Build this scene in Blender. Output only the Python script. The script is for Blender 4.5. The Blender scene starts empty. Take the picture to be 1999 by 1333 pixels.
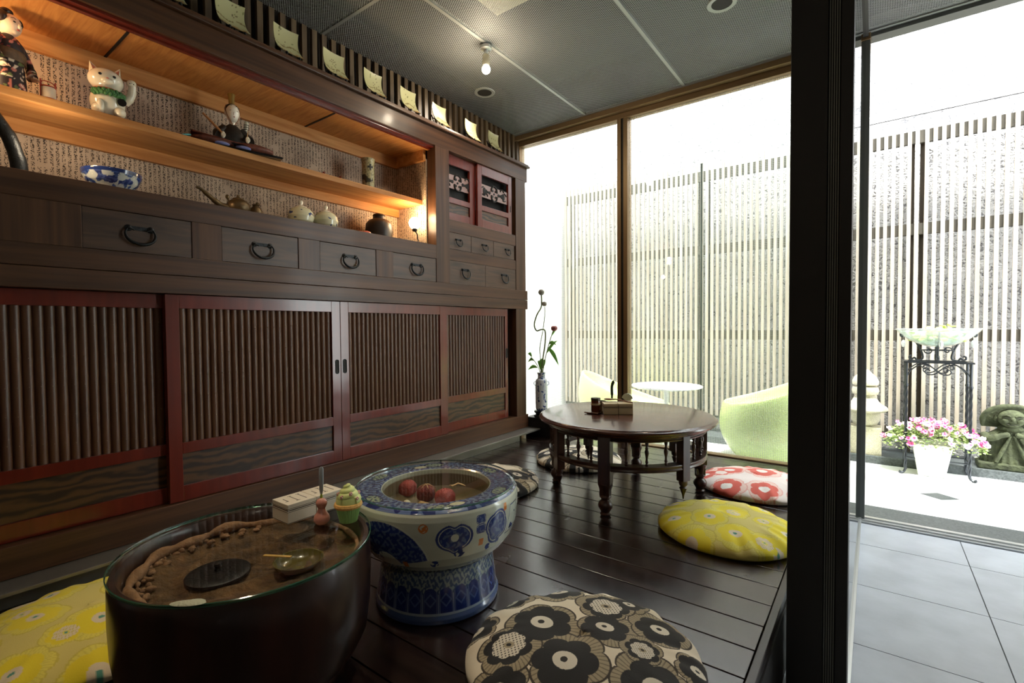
import bpy, math, random
import numpy as np
from mathutils import Matrix, Vector
from math import sin, cos, pi, radians, atan2, hypot, sqrt

S = bpy.context.scene
COL = S.collection
random.seed(7)

# ---------------------------------------------------------------- camera
F_PX = 955.2
yaw, pitch, roll = radians(36.53), radians(1.63), radians(-0.44)
fw = Vector((-sin(yaw) * cos(pitch), cos(yaw) * cos(pitch), -sin(pitch)))
r0 = Vector((cos(yaw), sin(yaw), 0)); u0 = r0.cross(fw)
rr = r0 * cos(roll) + u0 * sin(roll); uu = u0 * cos(roll) - r0 * sin(roll)
cam_d = bpy.data.cameras.new('camera'); cam = bpy.data.objects.new('camera', cam_d); COL.objects.link(cam)
cam.matrix_world = Matrix(((rr.x, uu.x, -fw.x, 0), (rr.y, uu.y, -fw.y, 0), (rr.z, uu.z, -fw.z, 0.92), (0, 0, 0, 1)))
cam_d.sensor_width = 36; cam_d.lens = 36 * F_PX / 1999; cam_d.clip_start = 0.05; cam_d.clip_end = 100
S.camera = cam

# ---------------------------------------------------------------- world, exposure
W = bpy.data.worlds.new('sky'); S.world = W; W.use_nodes = True
bg = W.node_tree.nodes['Background']; bg.inputs[0].default_value = (0.93, 0.97, 1.0, 1); bg.inputs[1].default_value = 10.0
S.view_settings.view_transform = 'Standard'; S.view_settings.look = 'None'
S.view_settings.gamma = 1; S.view_settings.use_curve_mapping = False
S.view_settings.exposure = 0.0

def lin(r, g, b):
    f = lambda v: (v / 255 / 12.92) if v / 255 <= 0.04045 else ((v / 255 + 0.055) / 1.055) ** 2.4
    return (f(r), f(g), f(b), 1)

def lamp(name, kind, loc, energy, col, size=0.03, target=None, spot=60, blend=0.6):
    d = bpy.data.lights.new(name, kind); d.energy = energy; d.color = col
    if kind == 'SPOT':
        d.spot_size = radians(spot); d.spot_blend = blend; d.shadow_soft_size = size
    elif kind == 'POINT': d.shadow_soft_size = size
    o = bpy.data.objects.new(name, d); COL.objects.link(o); o.location = loc
    if target: o.rotation_euler = (Vector(target) - Vector(loc)).to_track_quat('-Z', 'Y').to_euler()
    return o
sun = bpy.data.lights.new('sun', 'SUN'); sun.energy = 11; sun.angle = radians(8); sun.color = (1, .97, .92)
so = bpy.data.objects.new('sun', sun); COL.objects.link(so)
so.rotation_euler = (Vector((-0.12, 0.26, -1)).to_track_quat('-Z', 'Y')).to_euler()

# ---------------------------------------------------------------- mesh helpers
class B:
    def __init__(s): s.v = []; s.f = []; s.mi = []; s.M = None; s.c = None
    def add(s, vs, fs, m=0):
        n = len(s.v)
        if s.M is not None: vs = [tuple(s.M @ Vector(v)) for v in vs]
        s.v += [tuple(v) for v in vs]; s.f += [tuple(i + n for i in f) for f in fs]; s.mi += [m] * len(fs)
        return s
    def box(s, x0, y0, z0, x1, y1, z1, m=0):
        return s.add([(x0,y0,z0),(x1,y0,z0),(x1,y1,z0),(x0,y1,z0),(x0,y0,z1),(x1,y0,z1),(x1,y1,z1),(x0,y1,z1)],
                     [(0,3,2,1),(4,5,6,7),(0,1,5,4),(1,2,6,5),(2,3,7,6),(3,0,4,7)], m)
    def lathe(s, prof, c=(0,0,0), seg=32, m=0, sx=1, sy=1, capb=True, capt=True, rot=None):
        vs = []; fs = []
        for r, z in prof:
            for i in range(seg):
                a = 2 * pi * i / seg; p = Vector((r * cos(a) * sx, r * sin(a) * sy, z))
                if rot: p = rot @ p
                vs.append((p.x + c[0], p.y + c[1], p.z + c[2]))
        for j in range(len(prof) - 1):
            for i in range(seg):
                k = (i + 1) % seg; fs.append((j*seg+i, j*seg+k, (j+1)*seg+k, (j+1)*seg+i))
        if capb and prof[0][0] > 1e-5: fs.append(tuple(range(seg))[::-1])
        if capt and prof[-1][0] > 1e-5: fs.append(tuple((len(prof)-1)*seg + i for i in range(seg)))
        return s.add(vs, fs, m)
    def cyl(s, p0, p1, r0, r1=None, seg=16, m=0): return s.tube([p0, p1], [r0, r0 if r1 is None else r1], seg, m)
    def tube(s, pts, r, seg=8, m=0, closed=False, flat=1.0):
        P = [Vector(p) for p in pts]; n = len(P); R = r if isinstance(r, (list, tuple)) else [r] * n
        vs = []; fs = []; up = None
        for i in range(n):
            if closed: t = P[(i+1) % n] - P[i-1]
            else: t = P[min(i+1, n-1)] - P[max(i-1, 0)]
            if t.length < 1e-9: t = Vector((0,0,1))
            t.normalize()
            if up is None: up = t.orthogonal().normalized() if abs(t.z) > .95 else Vector((0,0,1)).cross(t).normalized()
            a = (up - t * up.dot(t)).normalized(); b = t.cross(a); up = a
            for k in range(seg):
                q = 2 * pi * k / seg; vs.append(tuple(P[i] + a * (cos(q) * R[i]) + b * (sin(q) * R[i] * flat)))
        m2 = n if closed else n - 1
        for i in range(m2):
            j = (i + 1) % n
            for k in range(seg):
                l = (k + 1) % seg; fs.append((i*seg+k, i*seg+l, j*seg+l, j*seg+k))
        if not closed:
            fs.append(tuple(range(seg))[::-1]); fs.append(tuple((n-1)*seg+k for k in range(seg)))
        return s.add(vs, fs, m)
    def ball(s, c, r, seg=20, rings=12, m=0, rot=None):
        if not isinstance(r, (list, tuple)): r = (r, r, r)
        vs = []; fs = []
        for j in range(rings + 1):
            t = pi * j / rings
            for i in range(seg):
                a = 2 * pi * i / seg; p = Vector((r[0]*sin(t)*cos(a), r[1]*sin(t)*sin(a), -r[2]*cos(t)))
                if rot: p = rot @ p
                vs.append((p.x+c[0], p.y+c[1], p.z+c[2]))
        for j in range(rings):
            for i in range(seg):
                k = (i+1) % seg; fs.append((j*seg+i, j*seg+k, (j+1)*seg+k, (j+1)*seg+i))
        return s.add(vs, fs, m)
    def prism(s, poly, f0, f1, m=0):
        # poly: 2-D points; f0, f1 map (u, v) to the two end faces
        n = len(poly); vs = [f0(*p) for p in poly] + [f1(*p) for p in poly]
        fs = [tuple(range(n))[::-1], tuple(range(n, 2*n))] + [(i, (i+1) % n, n + (i+1) % n, n + i) for i in range(n)]
        return s.add(vs, fs, m)
    def surf(s, fn, nu, nv, wrap_u=False, m=0):
        vs = [fn(i / (nu if wrap_u else nu - 1), j / (nv - 1)) for j in range(nv) for i in range(nu)]
        fs = []
        for j in range(nv - 1):
            for i in range(nu if wrap_u else nu - 1):
                k = (i + 1) % nu; fs.append((j*nu+i, j*nu+k, (j+1)*nu+k, (j+1)*nu+i))
        return s.add(vs, fs, m)
    def build(s, name, mat, parent=None, world=False, smooth=True, bevel=0, label=None, ang=38, col=None):
        me = bpy.data.meshes.new(name)
        off = Vector((0,0,0))
        if parent is None:
            a = np.array(s.v); off = Vector(((a[:,0].min()+a[:,0].max())/2, (a[:,1].min()+a[:,1].max())/2, a[:,2].min()))
        elif world:
            off = Vector(WL[parent.name])
        vs = s.v if off.length == 0 else [(v[0]-off.x, v[1]-off.y, v[2]-off.z) for v in s.v]
        me.from_pydata(vs, [], s.f)
        for mm in (mat if isinstance(mat, (list, tuple)) else [mat]): me.materials.append(mm)
        me.polygons.foreach_set('material_index', s.mi)
        if smooth:
            me.polygons.foreach_set('use_smooth', [True] * len(s.f)); me.set_sharp_from_angle(angle=radians(ang))
        if col is not None:
            ca = me.color_attributes.new('Col', 'FLOAT_COLOR', 'POINT')
            arr = np.ones((len(s.v), 4), dtype=np.float32); arr[:, :3] = col; ca.data.foreach_set('color', arr.ravel())
        me.update()
        o = bpy.data.objects.new(name, me); COL.objects.link(o)
        if parent is None: o.location = off; WL[o.name] = tuple(off)
        else:
            o.parent = parent; WL[o.name] = WL[parent.name]
        if bevel:
            md = o.modifiers.new('bevel', 'BEVEL'); md.width = bevel; md.segments = 2; md.limit_method = 'ANGLE'; md.angle_limit = radians(50)
        if label: o['label'] = label
        return o
WL = {}
def thing(name, label, cat, loc, rz=0, group=None):
    o = bpy.data.objects.new(name, None); COL.objects.link(o); o.empty_display_size = .05
    o.location = loc; o.rotation_euler = (0, 0, rz); o['label'] = label; o['category'] = cat
    if group: o['group'] = group
    WL[o.name] = tuple(loc)
    return o
def tag(o, label, cat, group=None, kind=None):
    o['label'] = label; o['category'] = cat
    if group: o['group'] = group
    if kind: o['kind'] = kind
    return o
def struct(o, label=None):
    o['kind'] = 'structure'
    if label: o['label'] = label
    return o
def kids(o): return [c for c in COL.objects if c.parent == o]
def dup(root, loc, rz=None, label=None, group=None):
    r = root.copy(); COL.objects.link(r); r.location = loc; WL[r.name] = tuple(loc)
    if rz is not None: r.rotation_euler = (0, 0, rz)
    if label: r['label'] = label
    if group: r['group'] = group
    for ch in kids(root):
        c = ch.copy(); COL.objects.link(c); c.parent = r
        for g in kids(ch):
            d = g.copy(); COL.objects.link(d); d.parent = c
    return r
def smooth_path(pts, n=6):
    P = [Vector(p) for p in pts]; out = []
    for i in range(len(P) - 1):
        a = P[max(i-1,0)]; b = P[i]; c = P[i+1]; d = P[min(i+2, len(P)-1)]
        for k in range(n):
            t = k / n
            out.append(tuple(0.5*((2*b)+(c-a)*t+(2*a-5*b+4*c-d)*t*t+(3*b-a-3*c+d)*t*t*t)))
    out.append(tuple(P[-1])); return out

# ---------------------------------------------------------------- materials
def newmat(name):
    m = bpy.data.materials.new(name); m.use_nodes = True; nt = m.node_tree
    return m, nt, nt.nodes, nt.links, nt.nodes['Principled BSDF']
def mat(name, col, rough=.5, metal=0, coat=0, spec=.5, bump=0, bscale=60, var=0, vscale=8, emit=None, estr=0, sub=0, alpha=None, trans=0, sheen=0):
    m, nt, N, L, p = newmat(name)
    p.inputs['Base Color'].default_value = col; p.inputs['Roughness'].default_value = rough; p.inputs['Metallic'].default_value = metal
    p.inputs['Coat Weight'].default_value = coat; p.inputs['Coat Roughness'].default_value = .08; p.inputs['Specular IOR Level'].default_value = spec
    p.inputs['Transmission Weight'].default_value = trans; p.inputs['Sheen Weight'].default_value = sheen
    if sub: p.inputs['Subsurface Weight'].default_value = sub; p.inputs['Subsurface Radius'].default_value = (.05,.05,.05); p.inputs['Subsurface Scale'].default_value = .5
    if emit: p.inputs['Emission Color'].default_value = emit; p.inputs['Emission Strength'].default_value = estr
    if bump or var:
        tc = N.new('ShaderNodeTexCoord')
        if var:
            n = N.new('ShaderNodeTexNoise'); n.inputs['Scale'].default_value = vscale; n.inputs['Detail'].default_value = 5
            L.new(tc.outputs['Object'], n.inputs['Vector'])
            cr = N.new('ShaderNodeValToRGB'); cr.color_ramp.elements[0].position = .3; cr.color_ramp.elements[1].position = .72
            cr.color_ramp.elements[0].color = tuple(max(0, c*(1-var)) for c in col[:3]) + (1,)
            cr.color_ramp.elements[1].color = tuple(min(1, c*(1+var)) for c in col[:3]) + (1,)
            L.new(n.outputs['Fac'], cr.inputs['Fac']); L.new(cr.outputs['Color'], p.inputs['Base Color'])
        if bump:
            n2 = N.new('ShaderNodeTexNoise'); n2.inputs['Scale'].default_value = bscale; n2.inputs['Detail'].default_value = 4
            L.new(tc.outputs['Object'], n2.inputs['Vector'])
            b = N.new('ShaderNodeBump'); b.inputs['Strength'].default_value = bump; b.inputs['Distance'].default_value = .01
            L.new(n2.outputs['Fac'], b.inputs['Height']); L.new(b.outputs['Normal'], p.inputs['Normal'])
    return m
def wood(name, c1, c2, axis='Y', scale=30, stretch=.04, rough=.35, coat=0, dist=0, spec=.5, lo=.35, hi=.7, bump=.05, rings=False, rvar=0):
    m, nt, N, L, p = newmat(name)
    tc = N.new('ShaderNodeTexCoord'); mp = N.new('ShaderNodeMapping'); L.new(tc.outputs['Object'], mp.inputs['Vector'])
    sc = [1, 1, 1]; sc['XYZ'.index(axis)] = stretch; mp.inputs['Scale'].default_value = sc
    if rings:
        t = N.new('ShaderNodeTexWave'); t.wave_type = 'RINGS'; t.rings_direction = axis; t.inputs['Scale'].default_value = scale
        t.inputs['Distortion'].default_value = dist; t.inputs['Detail'].default_value = 3; t.inputs['Detail Scale'].default_value = .6
        L.new(mp.outputs[0], t.inputs['Vector'])
        if rings == 2: t.wave_type = 'BANDS'; t.bands_direction = 'Z'; t.inputs['Detail Scale'].default_value = 1.4
    else:
        t = N.new('ShaderNodeTexNoise'); t.inputs['Scale'].default_value = scale; t.inputs['Detail'].default_value = 6; t.inputs['Distortion'].default_value = dist
        L.new(mp.outputs[0], t.inputs['Vector'])
    cr = N.new('ShaderNodeValToRGB'); cr.color_ramp.elements[0].position = lo; cr.color_ramp.elements[1].position = hi
    cr.color_ramp.elements[0].color = c1; cr.color_ramp.elements[1].color = c2
    L.new(t.outputs['Fac'], cr.inputs['Fac']); L.new(cr.outputs['Color'], p.inputs['Base Color'])
    p.inputs['Roughness'].default_value = rough; p.inputs['Coat Weight'].default_value = coat; p.inputs['Coat Roughness'].default_value = .12
    p.inputs['Specular IOR Level'].default_value = spec
    if rvar:
        n3 = N.new('ShaderNodeTexNoise'); n3.inputs['Scale'].default_value = 6; n3.inputs['Detail'].default_value = 5; L.new(tc.outputs['Object'], n3.inputs['Vector'])
        mr = N.new('ShaderNodeMapRange'); mr.inputs[3].default_value = rough - rvar; mr.inputs[4].default_value = rough + rvar; mr.inputs[1].default_value = .3; mr.inputs[2].default_value = .7
        L.new(n3.outputs['Fac'], mr.inputs[0]); L.new(mr.outputs[0], p.inputs['Roughness'])
    if bump:
        b = N.new('ShaderNodeBump'); b.inputs['Strength'].default_value = bump; b.inputs['Distance'].default_value = .004
        L.new(t.outputs['Fac'], b.inputs['Height']); L.new(b.outputs['Normal'], p.inputs['Normal'])
    return m
def vcol(name, rough=.6, coat=0, bump=0, bscale=300, spec=.5, sheen=0):
    m, nt, N, L, p = newmat(name)
    a = N.new('ShaderNodeVertexColor'); a.layer_name = 'Col'; L.new(a.outputs['Color'], p.inputs['Base Color'])
    p.inputs['Roughness'].default_value = rough; p.inputs['Coat Weight'].default_value = coat; p.inputs['Coat Roughness'].default_value = .05; p.inputs['Specular IOR Level'].default_value = spec
    p.inputs['Sheen Weight'].default_value = sheen
    if bump:
        tc = N.new('ShaderNodeTexCoord'); n2 = N.new('ShaderNodeTexNoise'); n2.inputs['Scale'].default_value = bscale; L.new(tc.outputs['Object'], n2.inputs['Vector'])
        b = N.new('ShaderNodeBump'); b.inputs['Strength'].default_value = bump; b.inputs['Distance'].default_value = .005
        L.new(n2.outputs['Fac'], b.inputs['Height']); L.new(b.outputs['Normal'], p.inputs['Normal'])
    return m
def glass_mat(name, tint=(1,1,1,1), grid=0, gcol=None, f0=1.45):
    m, nt, N, L, p = newmat(name); N.remove(p); out = N['Material Output']
    tr = N.new('ShaderNodeBsdfTransparent'); tr.inputs[0].default_value = tint
    gl = N.new('ShaderNodeBsdfGlossy'); gl.inputs['Roughness'].default_value = .0
    fr = N.new('ShaderNodeFresnel'); ge = N.new('ShaderNodeNewGeometry'); mr_ = N.new('ShaderNodeMapRange'); mr_.inputs[3].default_value = f0; mr_.inputs[4].default_value = 1/f0
    L.new(ge.outputs['Backfacing'], mr_.inputs[0]); L.new(mr_.outputs[0], fr.inputs['IOR'])
    mx = N.new('ShaderNodeMixShader'); L.new(fr.outputs[0], mx.inputs[0]); L.new(tr.outputs[0], mx.inputs[1]); L.new(gl.outputs[0], mx.inputs[2])
    last = mx
    if grid:
        tc = N.new('ShaderNodeTexCoord'); sp = N.new('ShaderNodeSeparateXYZ'); L.new(tc.outputs['Object'], sp.inputs[0])
        outs = []
        for ax in ('X', 'Z'):
            a = N.new('ShaderNodeMath'); a.operation = 'DIVIDE'; a.inputs[1].default_value = grid; L.new(sp.outputs[ax], a.inputs[0])
            b = N.new('ShaderNodeMath'); b.operation = 'FRACT'; L.new(a.outputs[0], b.inputs[0])
            c = N.new('ShaderNodeMath'); c.operation = 'LESS_THAN'; c.inputs[1].default_value = .075; L.new(b.outputs[0], c.inputs[0]); outs.append(c)
        mxm = N.new('ShaderNodeMath'); mxm.operation = 'MAXIMUM'; L.new(outs[0].outputs[0], mxm.inputs[0]); L.new(outs[1].outputs[0], mxm.inputs[1])
        df = N.new('ShaderNodeBsdfTranslucent'); df.inputs[0].default_value = gcol
        m2 = N.new('ShaderNodeMixShader'); L.new(mxm.outputs[0], m2.inputs[0]); L.new(mx.outputs[0], m2.inputs[1]); L.new(df.outputs[0], m2.inputs[2]); last = m2
    L.new(last.outputs[0], out.inputs['Surface'])
    return m
def mesh_mat(name, col, px, py, rad, rough=.45):
    # expanded metal: a lattice of staggered see-through holes
    m, nt, N, L, p = newmat(name); out = N['Material Output']
    p.inputs['Base Color'].default_value = col; p.inputs['Metallic'].default_value = .3; p.inputs['Roughness'].default_value = .65
    tc = N.new('ShaderNodeTexCoord'); ds = []
    for off in (0, .5):
        mp = N.new('ShaderNodeMapping'); mp.inputs['Scale'].default_value = (1/px, 1/py, 0); mp.inputs['Location'].default_value = (off, off, 0)
        L.new(tc.outputs['Object'], mp.inputs['Vector'])
        fr = N.new('ShaderNodeVectorMath'); fr.operation = 'FRACTION'; L.new(mp.outputs[0], fr.inputs[0])
        sb = N.new('ShaderNodeVectorMath'); sb.operation = 'SUBTRACT'; sb.inputs[1].default_value = (.5, .5, 0); L.new(fr.outputs[0], sb.inputs[0])
        ab = N.new('ShaderNodeVectorMath'); ab.operation = 'ABSOLUTE'; L.new(sb.outputs[0], ab.inputs[0])
        sx = N.new('ShaderNodeSeparateXYZ'); L.new(ab.outputs[0], sx.inputs[0])
        ad = N.new('ShaderNodeMath'); ad.operation = 'ADD'; L.new(sx.outputs[0], ad.inputs[0]); L.new(sx.outputs[1], ad.inputs[1])
        ds.append(ad)
    mn = N.new('ShaderNodeMath'); mn.operation = 'MINIMUM'; L.new(ds[0].outputs[0], mn.inputs[0]); L.new(ds[1].outputs[0], mn.inputs[1])
    lt = N.new('ShaderNodeMath'); lt.operation = 'LESS_THAN'; lt.inputs[1].default_value = rad; L.new(mn.outputs[0], lt.inputs[0])
    tr = N.new('ShaderNodeBsdfTransparent'); mx = N.new('ShaderNodeMixShader')
    L.new(lt.outputs[0], mx.inputs[0]); L.new(p.outputs[0], mx.inputs[1]); L.new(tr.outputs[0], mx.inputs[2]); L.new(mx.outputs[0], out.inputs['Surface'])
    return m
def calligraphy_mat(name):
    m, nt, N, L, p = newmat(name)
    tc = N.new('ShaderNodeTexCoord'); sp = N.new('ShaderNodeSeparateXYZ'); L.new(tc.outputs['Object'], sp.inputs[0])
    sm = N.new('ShaderNodeMath'); sm.operation = 'ADD'; L.new(sp.outputs['X'], sm.inputs[0]); L.new(sp.outputs['Y'], sm.inputs[1])
    # columns 18 mm wide
    a = N.new('ShaderNodeMath'); a.operation = 'DIVIDE'; a.inputs[1].default_value = .019; L.new(sm.outputs[0], a.inputs[0])
    b = N.new('ShaderNodeMath'); b.operation = 'FRACT'; L.new(a.outputs[0], b.inputs[0])
    c = N.new('ShaderNodeMath'); c.operation = 'SUBTRACT'; c.inputs[1].default_value = .5; L.new(b.outputs[0], c.inputs[0])
    d = N.new('ShaderNodeMath'); d.operation = 'ABSOLUTE'; L.new(c.outputs[0], d.inputs[0])
    e = N.new('ShaderNodeMath'); e.operation = 'LESS_THAN'; e.inputs[1].default_value = .3; L.new(d.outputs[0], e.inputs[0])
    n = N.new('ShaderNodeTexNoise'); n.inputs['Scale'].default_value = 230; n.inputs['Detail'].default_value = 2; L.new(tc.outputs['Object'], n.inputs['Vector'])
    g = N.new('ShaderNodeMath'); g.operation = 'GREATER_THAN'; g.inputs[1].default_value = .52; L.new(n.outputs['Fac'], g.inputs[0])
    n2 = N.new('ShaderNodeTexNoise'); n2.inputs['Scale'].default_value = 14; n2.inputs['Detail'].default_value = 2; L.new(tc.outputs['Object'], n2.inputs['Vector'])
    g2 = N.new('ShaderNodeMath'); g2.operation = 'GREATER_THAN'; g2.inputs[1].default_value = .36; L.new(n2.outputs['Fac'], g2.inputs[0])
    m1 = N.new('ShaderNodeMath'); m1.operation = 'MULTIPLY'; L.new(e.outputs[0], m1.inputs[0]); L.new(g.outputs[0], m1.inputs[1])
    m2 = N.new('ShaderNodeMath'); m2.operation = 'MULTIPLY'; L.new(m1.outputs[0], m2.inputs[0]); L.new(g2.outputs[0], m2.inputs[1])
    n3 = N.new('ShaderNodeTexNoise'); n3.inputs['Scale'].default_value = 5; L.new(tc.outputs['Object'], n3.inputs['Vector'])
    cr = N.new('ShaderNodeValToRGB'); cr.color_ramp.elements[0].color = lin(160,138,118); cr.color_ramp.elements[1].color = lin(196,172,148)
    cr.color_ramp.elements[0].position = .35; cr.color_ramp.elements[1].position = .65; L.new(n3.outputs['Fac'], cr.inputs['Fac'])
    mx = N.new('ShaderNodeMix'); mx.data_type = 'RGBA'; mx.inputs['B'].default_value = lin(62,50,42)
    L.new(m2.outputs[0], mx.inputs['Factor']); L.new(cr.outputs['Color'], mx.inputs['A']); L.new(mx.outputs['Result'], p.inputs['Base Color'])
    p.inputs['Roughness'].default_value = .85
    return m
M = dict(
    beam=wood('dark_lacquered_wood', lin(64,40,25), lin(94,62,41), 'Y', 40, .03, .42, coat=.06, bump=.06, rvar=.06, spec=.35),
    post=wood('dark_post_wood', lin(64,40,25), lin(92,61,40), 'Z', 40, .03, .42, coat=.06, spec=.35),
    red=wood('red_lacquer', lin(92,27,14), lin(110,35,20), 'Z', 30, .05, .28, coat=.5, bump=.02),
    slat=wood('brown_slat_wood', lin(72,43,26), lin(98,62,38), 'Z', 60, .05, .42, coat=.1),
    keyaki=wood('figured_panel_wood', lin(44,28,16), lin(88,58,32), 'Y', 9, .35, .40, dist=11, rings=2, lo=.1, hi=.9, coat=.15),
    drawerw=wood('drawer_wood', lin(54,36,24), lin(92,64,44), 'Y', 26, .10, .42, dist=1.4, lo=.3, hi=.75),
    dark=mat('dark_interior', lin(20,14,10), .7),
    pine=wood('pine_boards', lin(170,108,52), lin(206,146,82), 'X', 42, .10, .5, dist=1.5, lo=.3, hi=.75, spec=.3),
    pine_y=wood('pine_beam', lin(172,112,58), lin(208,150,90), 'Y', 26, .06, .5, dist=1.0, spec=.3),
    paper=calligraphy_mat('calligraphy_paper'),
    iron=mat('black_iron', lin(34,36,38), .42, metal=.7, bump=.2, bscale=120),
    floor=wood('dark_floor_boards', lin(22,14,12), lin(48,34,29), 'X', 34, .05, .23, dist=.6, bump=.04, rvar=.05, spec=.8, coat=.1),
    floor_edge=wood('dark_floor_edge', lin(24,16,13), lin(46,32,27), 'Y', 34, .05, .32, bump=.1),
    ledge=mat('brushed_ledge', lin(150,146,138), .38, metal=.75, var=.1),
    tile=mat('slate_tile', lin(164,171,179), .36, bump=.15, bscale=9, var=.14, vscale=5),
    grout=mat('grout', lin(70,72,74), .9),
    wtile=mat('white_terrace_tile', lin(226,228,226), .35, var=.04, vscale=3),
    granite=mat('dark_granite', lin(74,80,80), .5, var=.45, vscale=90),
    alu=mat('aluminium', lin(200,204,205), .35, metal=.8),
    bronze=mat('bronze_frame', lin(136,112,80), .42, metal=.55),
    blackframe=mat('black_frame', lin(26,25,22), .55),
    ribframe=mat('ribbed_frame', lin(120,122,112), .45, metal=.3),
    greyframe=mat('grey_frame', lin(92,96,94), .45, metal=.4),
    glass=glass_mat('wired_glass', (1,1,1,1), .0115, lin(150,160,150)),
    clear=glass_mat('clear_glass', (.97,1,.985,1)),
    gedge=mat('green_glass_edge', lin(60,120,96), .1, trans=.6),
    mesh=mesh_mat('expanded_metal', lin(150,152,150), .021, .0125, .345),
    meshtrim=mat('metal_trim', lin(160,162,158), .45, metal=.5),
    slab=mat('dark_slab', lin(40,42,44), .9),
    plaster=mat('plaster', lin(120,116,108), .9),
    white=mat('white_plaster', lin(235,235,232), .8),
)

# ================================================================ SETTING
PX = -0.236                                     # outer edge of the raised wooden platform
# raised wooden floor, boards run across (X), pitch .137
b = B(); y = 1.353 - .137 * 14
YB = []
while y < 3.64: YB.append(y); y += .1375
for i, y in enumerate(YB):
    y1 = min(y + .1375, 3.62)
    b.box(-2.62, y + .0022, -.03, -.262, y1 - .0022, 0)
fl = struct(b.build('floor', M['floor'], bevel=.0015, smooth=False), 'dark stained wooden board floor of the raised seating platform')
struct(B().box(-2.62, -1.5, -.40, -.231, 3.62, -.031).build('floor_base', M['dark'], smooth=False))
struct(B().box(-.259, -.8, -.06, PX, 3.62, .001).build('trim_1', M['floor_edge'], bevel=.002, smooth=False), 'worn dark board edging the platform')
# slate tile floor
b = B()
for ix in range(-1, 4):
    for iy in range(-5, 4):
        x0 = .383 + .51 * (ix - 1); y0 = 2.166 + .5095 * (iy - 1)
        b.box(max(x0 + .002, -.23), y0 + .002, -.27, x0 + .508, min(y0 + .5075, 3.52), -.25)
struct(b.build('floor_entrance', M['tile'], smooth=False), 'grey slate tile floor by the open doorway')
struct(B().box(-.23, -1.5, -.30, 1.9, 3.55, -.2525).build('floor_grout', M['grout'], smooth=False))
# threshold rail
b = B().box(-.06, 3.53, -.27, 1.9, 3.655, -.243); b.box(-.06, 3.55, -.243, 1.9, 3.556, -.235).box(-.06, 3.60, -.243, 1.9, 3.606, -.235).box(.18, 3.571, -.243, .26, 3.578, -.2415, 1)
struct(b.build('trim_2', [M['alu'], M['dark']], smooth=False), 'aluminium threshold rail of the doorway')
# terrace
struct(B().box(-3.3, 3.655, -.30, 3.2, 3.90, -.25).build('trim_3', M['granite'], smooth=False), 'speckled dark granite strip outside the threshold')
struct(B().box(-3.3, 3.90, -.30, 3.2, 5.10, -.25).build('floor_terrace', M['wtile'], smooth=False), 'white tiled terrace floor')
b = B(); b.add([(.26,4.375,-.2496),(.37,4.29,-.2496),(.475,4.37,-.2496),(.365,4.46,-.2496)], [(0,1,2,3)])
b.add([(.88,4.375,-.2496),(.99,4.29,-.2496),(1.095,4.37,-.2496),(.985,4.46,-.2496)], [(0,1,2,3)])
b.add([(-.36,4.375,-.2496),(-.25,4.29,-.2496),(-.145,4.37,-.2496),(-.255,4.46,-.2496)], [(0,1,2,3)])
struct(b.build('trim_4', M['granite'], smooth=False), 'small dark diamond inlays in the white terrace floor')
b = B().box(-3.3, 5.10, -.30, 3.2, 5.13, -.185).box(-3.3, 5.13, -.30, 3.2, 5.60, -.2)
struct(b.build('trim_5', M['granite'], smooth=False, bevel=.004), 'low dark granite kerb along the fence')
# stucco boundary wall
m, nt, N, L, p = newmat('rough_stucco'); tc = N.new('ShaderNodeTexCoord')
n = N.new('ShaderNodeTexNoise'); n.inputs['Scale'].default_value = 34; n.inputs['Detail'].default_value = 3; n.inputs['Distortion'].default_value = 1.2; L.new(tc.outputs['Object'], n.inputs['Vector'])
cr = N.new('ShaderNodeValToRGB'); cr.color_ramp.elements[0].position = .36; cr.color_ramp.elements[1].position = .45; cr.color_ramp.elements[0].color = lin(120,120,122); cr.color_ramp.elements[1].color = lin(205,205,204)
L.new(n.outputs['Fac'], cr.inputs['Fac']); L.new(cr.outputs[0], p.inputs['Base Color']); p.inputs['Roughness'].default_value = .9
bp = N.new('ShaderNodeBump'); bp.inputs['Strength'].default_value = .9; bp.inputs['Distance'].default_value = .02; L.new(n.outputs['Fac'], bp.inputs['Height']); L.new(bp.outputs[0], p.inputs['Normal']); M['stucco'] = m
struct(B().box(-3.4, 5.60, -.3, 3.3, 5.75, 4.6).build('wall_far', M['stucco'], smooth=False), 'rough white stucco wall behind the slatted fence')
struct(B().box(-3.4, 3.72, -.3, -3.22, 5.60, 4.6).build('wall_terrace', M['white'], smooth=False), 'smooth white wall closing the terrace at the left')
b = B().tube([(-.05, 5.594, 3.05), (.1, 5.594, 3.02), (.3, 5.594, 3.04), (.45, 5.594, 3.07), (.62, 5.594, 3.08), (.8, 5.594, 3.17), (1.0, 5.594, 3.2), (1.3, 5.594, 3.3)], .0022, 6)
tag(b.build('wall_cable', mat('pale_cable', lin(150,150,148), .6)), 'thin pale cable drooping across the white wall above the fence', 'cable')

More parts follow.
